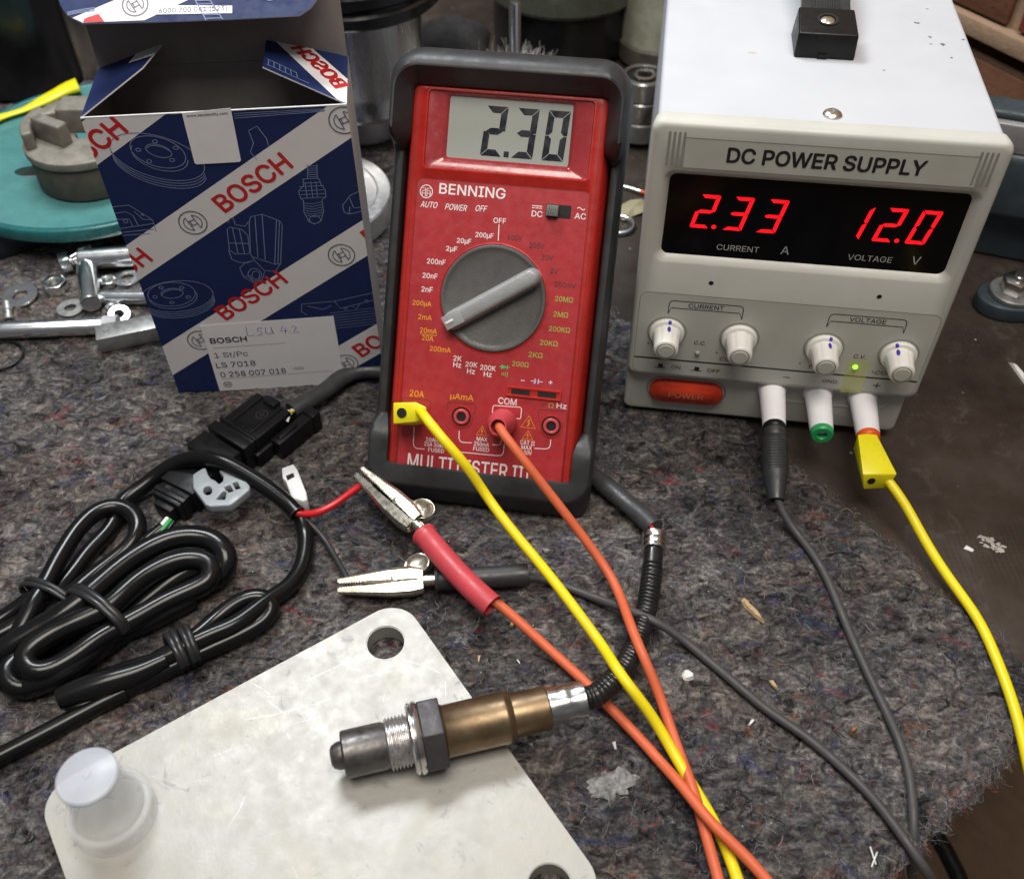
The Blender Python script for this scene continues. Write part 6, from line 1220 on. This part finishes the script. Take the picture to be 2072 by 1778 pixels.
pot('green_jar', 1138, 78, 'large grey green jar with a black base behind the multimeter', 'jar', [('base', [(0, 0), (54, 0), (57, 3), (57, 42), (0, 42)], m_blackg), ('body', [(0, 41), (60, 41), (62, 44), (62, 140), (58, 146), (0, 148)], m_jar)])
pot('pale_jar', 1335, 108, 'pale cloudy plastic jar left of the power supply', 'jar', [('body', [(0, 0), (30, 0), (33, 3), (33, 120), (30, 124), (0, 124)], m_pale), ('base_ring', [(30, 0), (34.5, .4), (35, 14), (33.2, 16)], m_cast2)])
for k, (z, lb) in enumerate(((31, 'upper ball bearing of the stack left of the power supply'), (15.6, 'middle ball bearing of the stack left of the power supply'), (.2, 'dark bottom bearing of the stack left of the power supply'))):
    c = gp(1293, 272, 0); t = thing('ball_bearing', lb, 'bearing', (c.x, c.y, z), 'stacked ball bearings'); mo = m_steel if k < 2 else m_iron
    G().lathe([(12.4, .2), (15.2, .2), (16, 1), (16, 14), (15.2, 15), (12.8, 15), (12.4, 14.4)], None, 56, True).obj('outer_race', mo, t, smooth=30)
    G().lathe([(7.6, 1.6), (12.4, 1.6), (12.4, 13.6), (7.6, 13.6)], None, 40, True).obj('seal', m_blackg, t)
    G().lathe([(5, .2), (7.8, .2), (7.8, 15), (7.2, 15.2), (5.4, 15.2), (5, 14.6)], None, 40, True).obj('inner_race', mo, t, smooth=30)
# wire cup brush
c = gp(1042, 172, 30); t = thing('wire_brush', 'wire cup brush standing shaft upward behind the multimeter', 'wire brush', (c.x, c.y, 0))
G().lathe([(0, 22), (30, 22), (31, 24), (30, 27), (20, 29), (9, 31), (6.5, 33), (6.5, 36), (0, 36)], None, 48).obj('cup', m_zinc, t, smooth=35)
G().lathe([(0, 34), (4.0, 34), (4.0, 88), (3.4, 89.4), (0, 89.6)], None, 24).obj('shaft', m_zinc, t)
a = G()
for k in range(5200):
    th = random.uniform(0, 2 * math.pi); r0 = random.uniform(24, 33); l_ = random.uniform(12, 24); z0 = random.uniform(.5, 26); P = []
    up_ = random.uniform(-.1, 1.0) if z0 > 12 else random.uniform(0, .3); tw = random.uniform(-.25, .25)
    for j in range(4):
        s_ = j / 3; rr2 = r0 + l_ * s_ * (1 - up_ * .55); P.append(Vector((rr2 * math.cos(th + tw * s_ + random.uniform(-.02, .02)), (rr2 + random.uniform(-1, 1) * s_) * math.sin(th + tw * s_), z0 + l_ * up_ * s_ + random.uniform(-.6, .6))))
    w_ = .12; side = Vector((-math.sin(th), math.cos(th), 0)) * w_
    a.add([p + side * sg for p in P for sg in (-1, 1)], [(2 * j, 2 * j + 1, 2 * j + 3, 2 * j + 2) for j in range(3)])
a.obj('bristles', m_fuzz, t, smooth=0, recalc=False)
# dark cloth lump beside the brush
c = gp(925, 122, 10); a = G(); L = []
for j in range(9):
    ph = math.pi * j / 8; L.append([(c.x * 0 + (30 * math.sin(ph) + .6) * math.cos(2 * math.pi * i / 24) * (1 + .18 * math.sin(3 * 2 * math.pi * i / 24 + j)), (17 * math.sin(ph) + .4) * math.sin(2 * math.pi * i / 24) * (1 + .15 * math.sin(5 * 2 * math.pi * i / 24)), 22 - 22 * math.cos(ph) + 2.5 * math.sin(4 * 2 * math.pi * i / 24 + j) * math.sin(ph)) for i in range(24)])
a.loft(L, Matrix.Rotation(-.4, 4, 'Z'), True, True); o = a.obj('cloth_rag', mat('black_cloth', (.016, .015, .016), .95, var=.3, bmm=1.5, bd=.4), smooth=60); o.location = Vector((c.x, c.y, 0)) * S
tag(o, 'crumpled black rag beside the wire brush', 'rag')
# odds and ends on the bare bench between meter and power supply
p0, p1 = gp(1238, 371, -2.4), gp(1296, 388, -2.4); t = thing('red_tipped_wire', 'short pale wire with a red tip beside the power supply', 'wire', p0)
G().tube([p0, p1], 1.5, 10).obj('wire', m_steel, t, world=True); G().tube([p1, p1 + (p1 - p0) * .28], 1.6, 10).obj('red_tip', m_ringr, t, world=True)
c = gp(1252, 455, -2.2); t = thing('hook_ring', 'open grey metal hook lying on the bench beside the multimeter', 'hook', c)
G().tube([Vector((9.5 * math.cos(a_), 9.5 * math.sin(a_), 0)) for a_ in [R(-120 + 10 * i) for i in range(22)]] + [Vector((-3, 15, 0)), Vector((-9, 17, .6))], 1.9, 10, smooth=False).obj('hook', m_zinc, t, smooth=60)
t = thing('paper_scrap', 'crumpled yellowish scrap on the bench beside the multimeter', 'scrap', gp(1280, 420, -3.8)); a = G()
P = [gp(u, v_, -3.6 + z_) for u, v_, z_ in ((1248, 440, .2), (1256, 415, 3), (1275, 405, 2), (1300, 402, 3.2), (1308, 415, 1), (1304, 428, 2.4), (1285, 436, .6), (1262, 446, 1.6))]; m0 = sum(P, Vector()) / 8 + Vector((0, 0, 1.5))
a.add(P + [m0], [(i, (i + 1) % 8, 8) for i in range(8)]); a.obj('scrap', mat('yellowish_paper', (.36, .32, .20), .8), t, world=True, smooth=20)
# bench vice at the right edge: only its blue base and body show
c = gp(2036, 622, -4); F_ = Matrix.Translation(Vector((c.x, c.y, -4))); t = thing('bench_vice', 'blue enamelled vice bolted to the bench at the right edge', 'vice', F_)
G().holed([(20 * math.cos(a_) * 1.0, 15 * math.sin(a_)) for a_ in [R(90 + 9 * i) for i in range(21)]] + [(60, -15), (60, 15)], [circ(0, 0, 4, 16)], 10, .2, XZ).obj('base_flange', m_blue, t, bev=1.5, segs=3)
t2 = thing('washer', 'thick steel washer on the blue vice base', 'washer', F_ @ at(0, 0, 10.1), 'loose washers'); G().lathe([(5, 0), (13, 0), (13.4, .5), (13.4, 2.6), (13, 3), (5, 3)], None, 40, True).obj('ring', m_iron, t2, smooth=30)
t2 = thing('hex_bolt', 'steel hex bolt clamping the blue vice base', 'bolt', F_ @ at(0, 0, 13.2)); G().prism(hexpts(8.6, 20), 0, 8, XZ).obj('head', m_steel, t2, bev=.7); G().lathe([(0, 8), (3.6, 8), (3.6, 10.6), (3.2, 11), (0, 11)], None, 20).obj('shank', m_steel, t2)
vb = Matrix.Translation(Vector((285, 520, -4))) @ Matrix.Rotation(-.35, 4, 'Z')
for nm, bx, m_, bv in (('vice_body', (-30, 90, -12, 20, 34, 76), m_blue, 5), ('vice_column', (-14, 70, 0, 40, 0, 36), m_blue, 3), ('jaw_plate', (-31, 90, -10, 15, 75.5, 93), m_jaw, 1), ('jaw_block', (-28, 90, -6, 13, 92.6, 98), m_blue, 3)):
    a = G(); a.box(*bx, vb); a.v = [F_.inverted() @ p for p in a.v]; a.obj(nm, m_, t, bev=bv, segs=3)
# brick wall at the right rear
ZB0, ZB1, ZD, XJ = 72.5, 84.5, 61, 91
wd_ = Vector((-.6, 1, 0)).normalized(); wn_ = Vector((-wd_.y, wd_.x, 0)); WO = Vector((372, 560, 0))
WM = Matrix(((wd_.x, wn_.x, 0, WO.x), (wd_.y, wn_.y, 0, WO.y), (0, 0, 1, 0), (0, 0, 0, 1)))      # local x along wall, y toward the room
wall = thing('brick_wall', 'brown brick wall with wide pale joints at the right rear', 'wall', WM)
G().box(-900, 900, -60, -4, -850, 700).obj('mortar', m_mortar, wall)
G().box(-900, 900, -5, 5, ZB0, ZB1).obj('ledge', m_mortar, wall, bev=1.5)
br = [G(), G()]
for j, (z0, z1) in enumerate(((ZB1 + 2, ZB1 + 92), (ZB1 + 104, ZB1 + 200), (ZD, ZB0 - .5), (ZD - 64, ZD - 2), (ZD - 140, ZD - 72))):
    for i in range(-4, 5):
        x0 = XJ + i * 170 + (85 if j % 2 else 0); br[1 if (j == 0 and i == -1) else 0].box(x0 + (3 if j != 2 else 0), x0 + (164 if j not in (2, 3) else 170), -8 if j == 2 else -6, -4 if j == 2 else 0, z0, z1)
br[0].obj('brown_bricks', m_brick, wall, bev=1.5); br[1].obj('red_bricks', m_brick2, wall, bev=1.5)
# stool ring below the bench edge
c = gp(1835, 1800, -420); t = thing('stool_frame', 'dark curved stool frame on the floor below the bench edge', 'stool', Matrix.Translation(Vector((c.x, c.y, -846))))
G().tube([(150 * math.cos(2 * math.pi * i / 48) - 95, 150 * math.sin(2 * math.pi * i / 48), 400) for i in range(49)], 7, 12, smooth=False).obj('foot_ring', m_black, t)
for k in range(4): a_ = R(45 + 90 * k); G().tube([(150 * math.cos(a_) - 95, 150 * math.sin(a_), 400), (185 * math.cos(a_) - 95, 185 * math.sin(a_), 0)], 13, 10, smooth=False).obj('leg', m_black, t)
#END
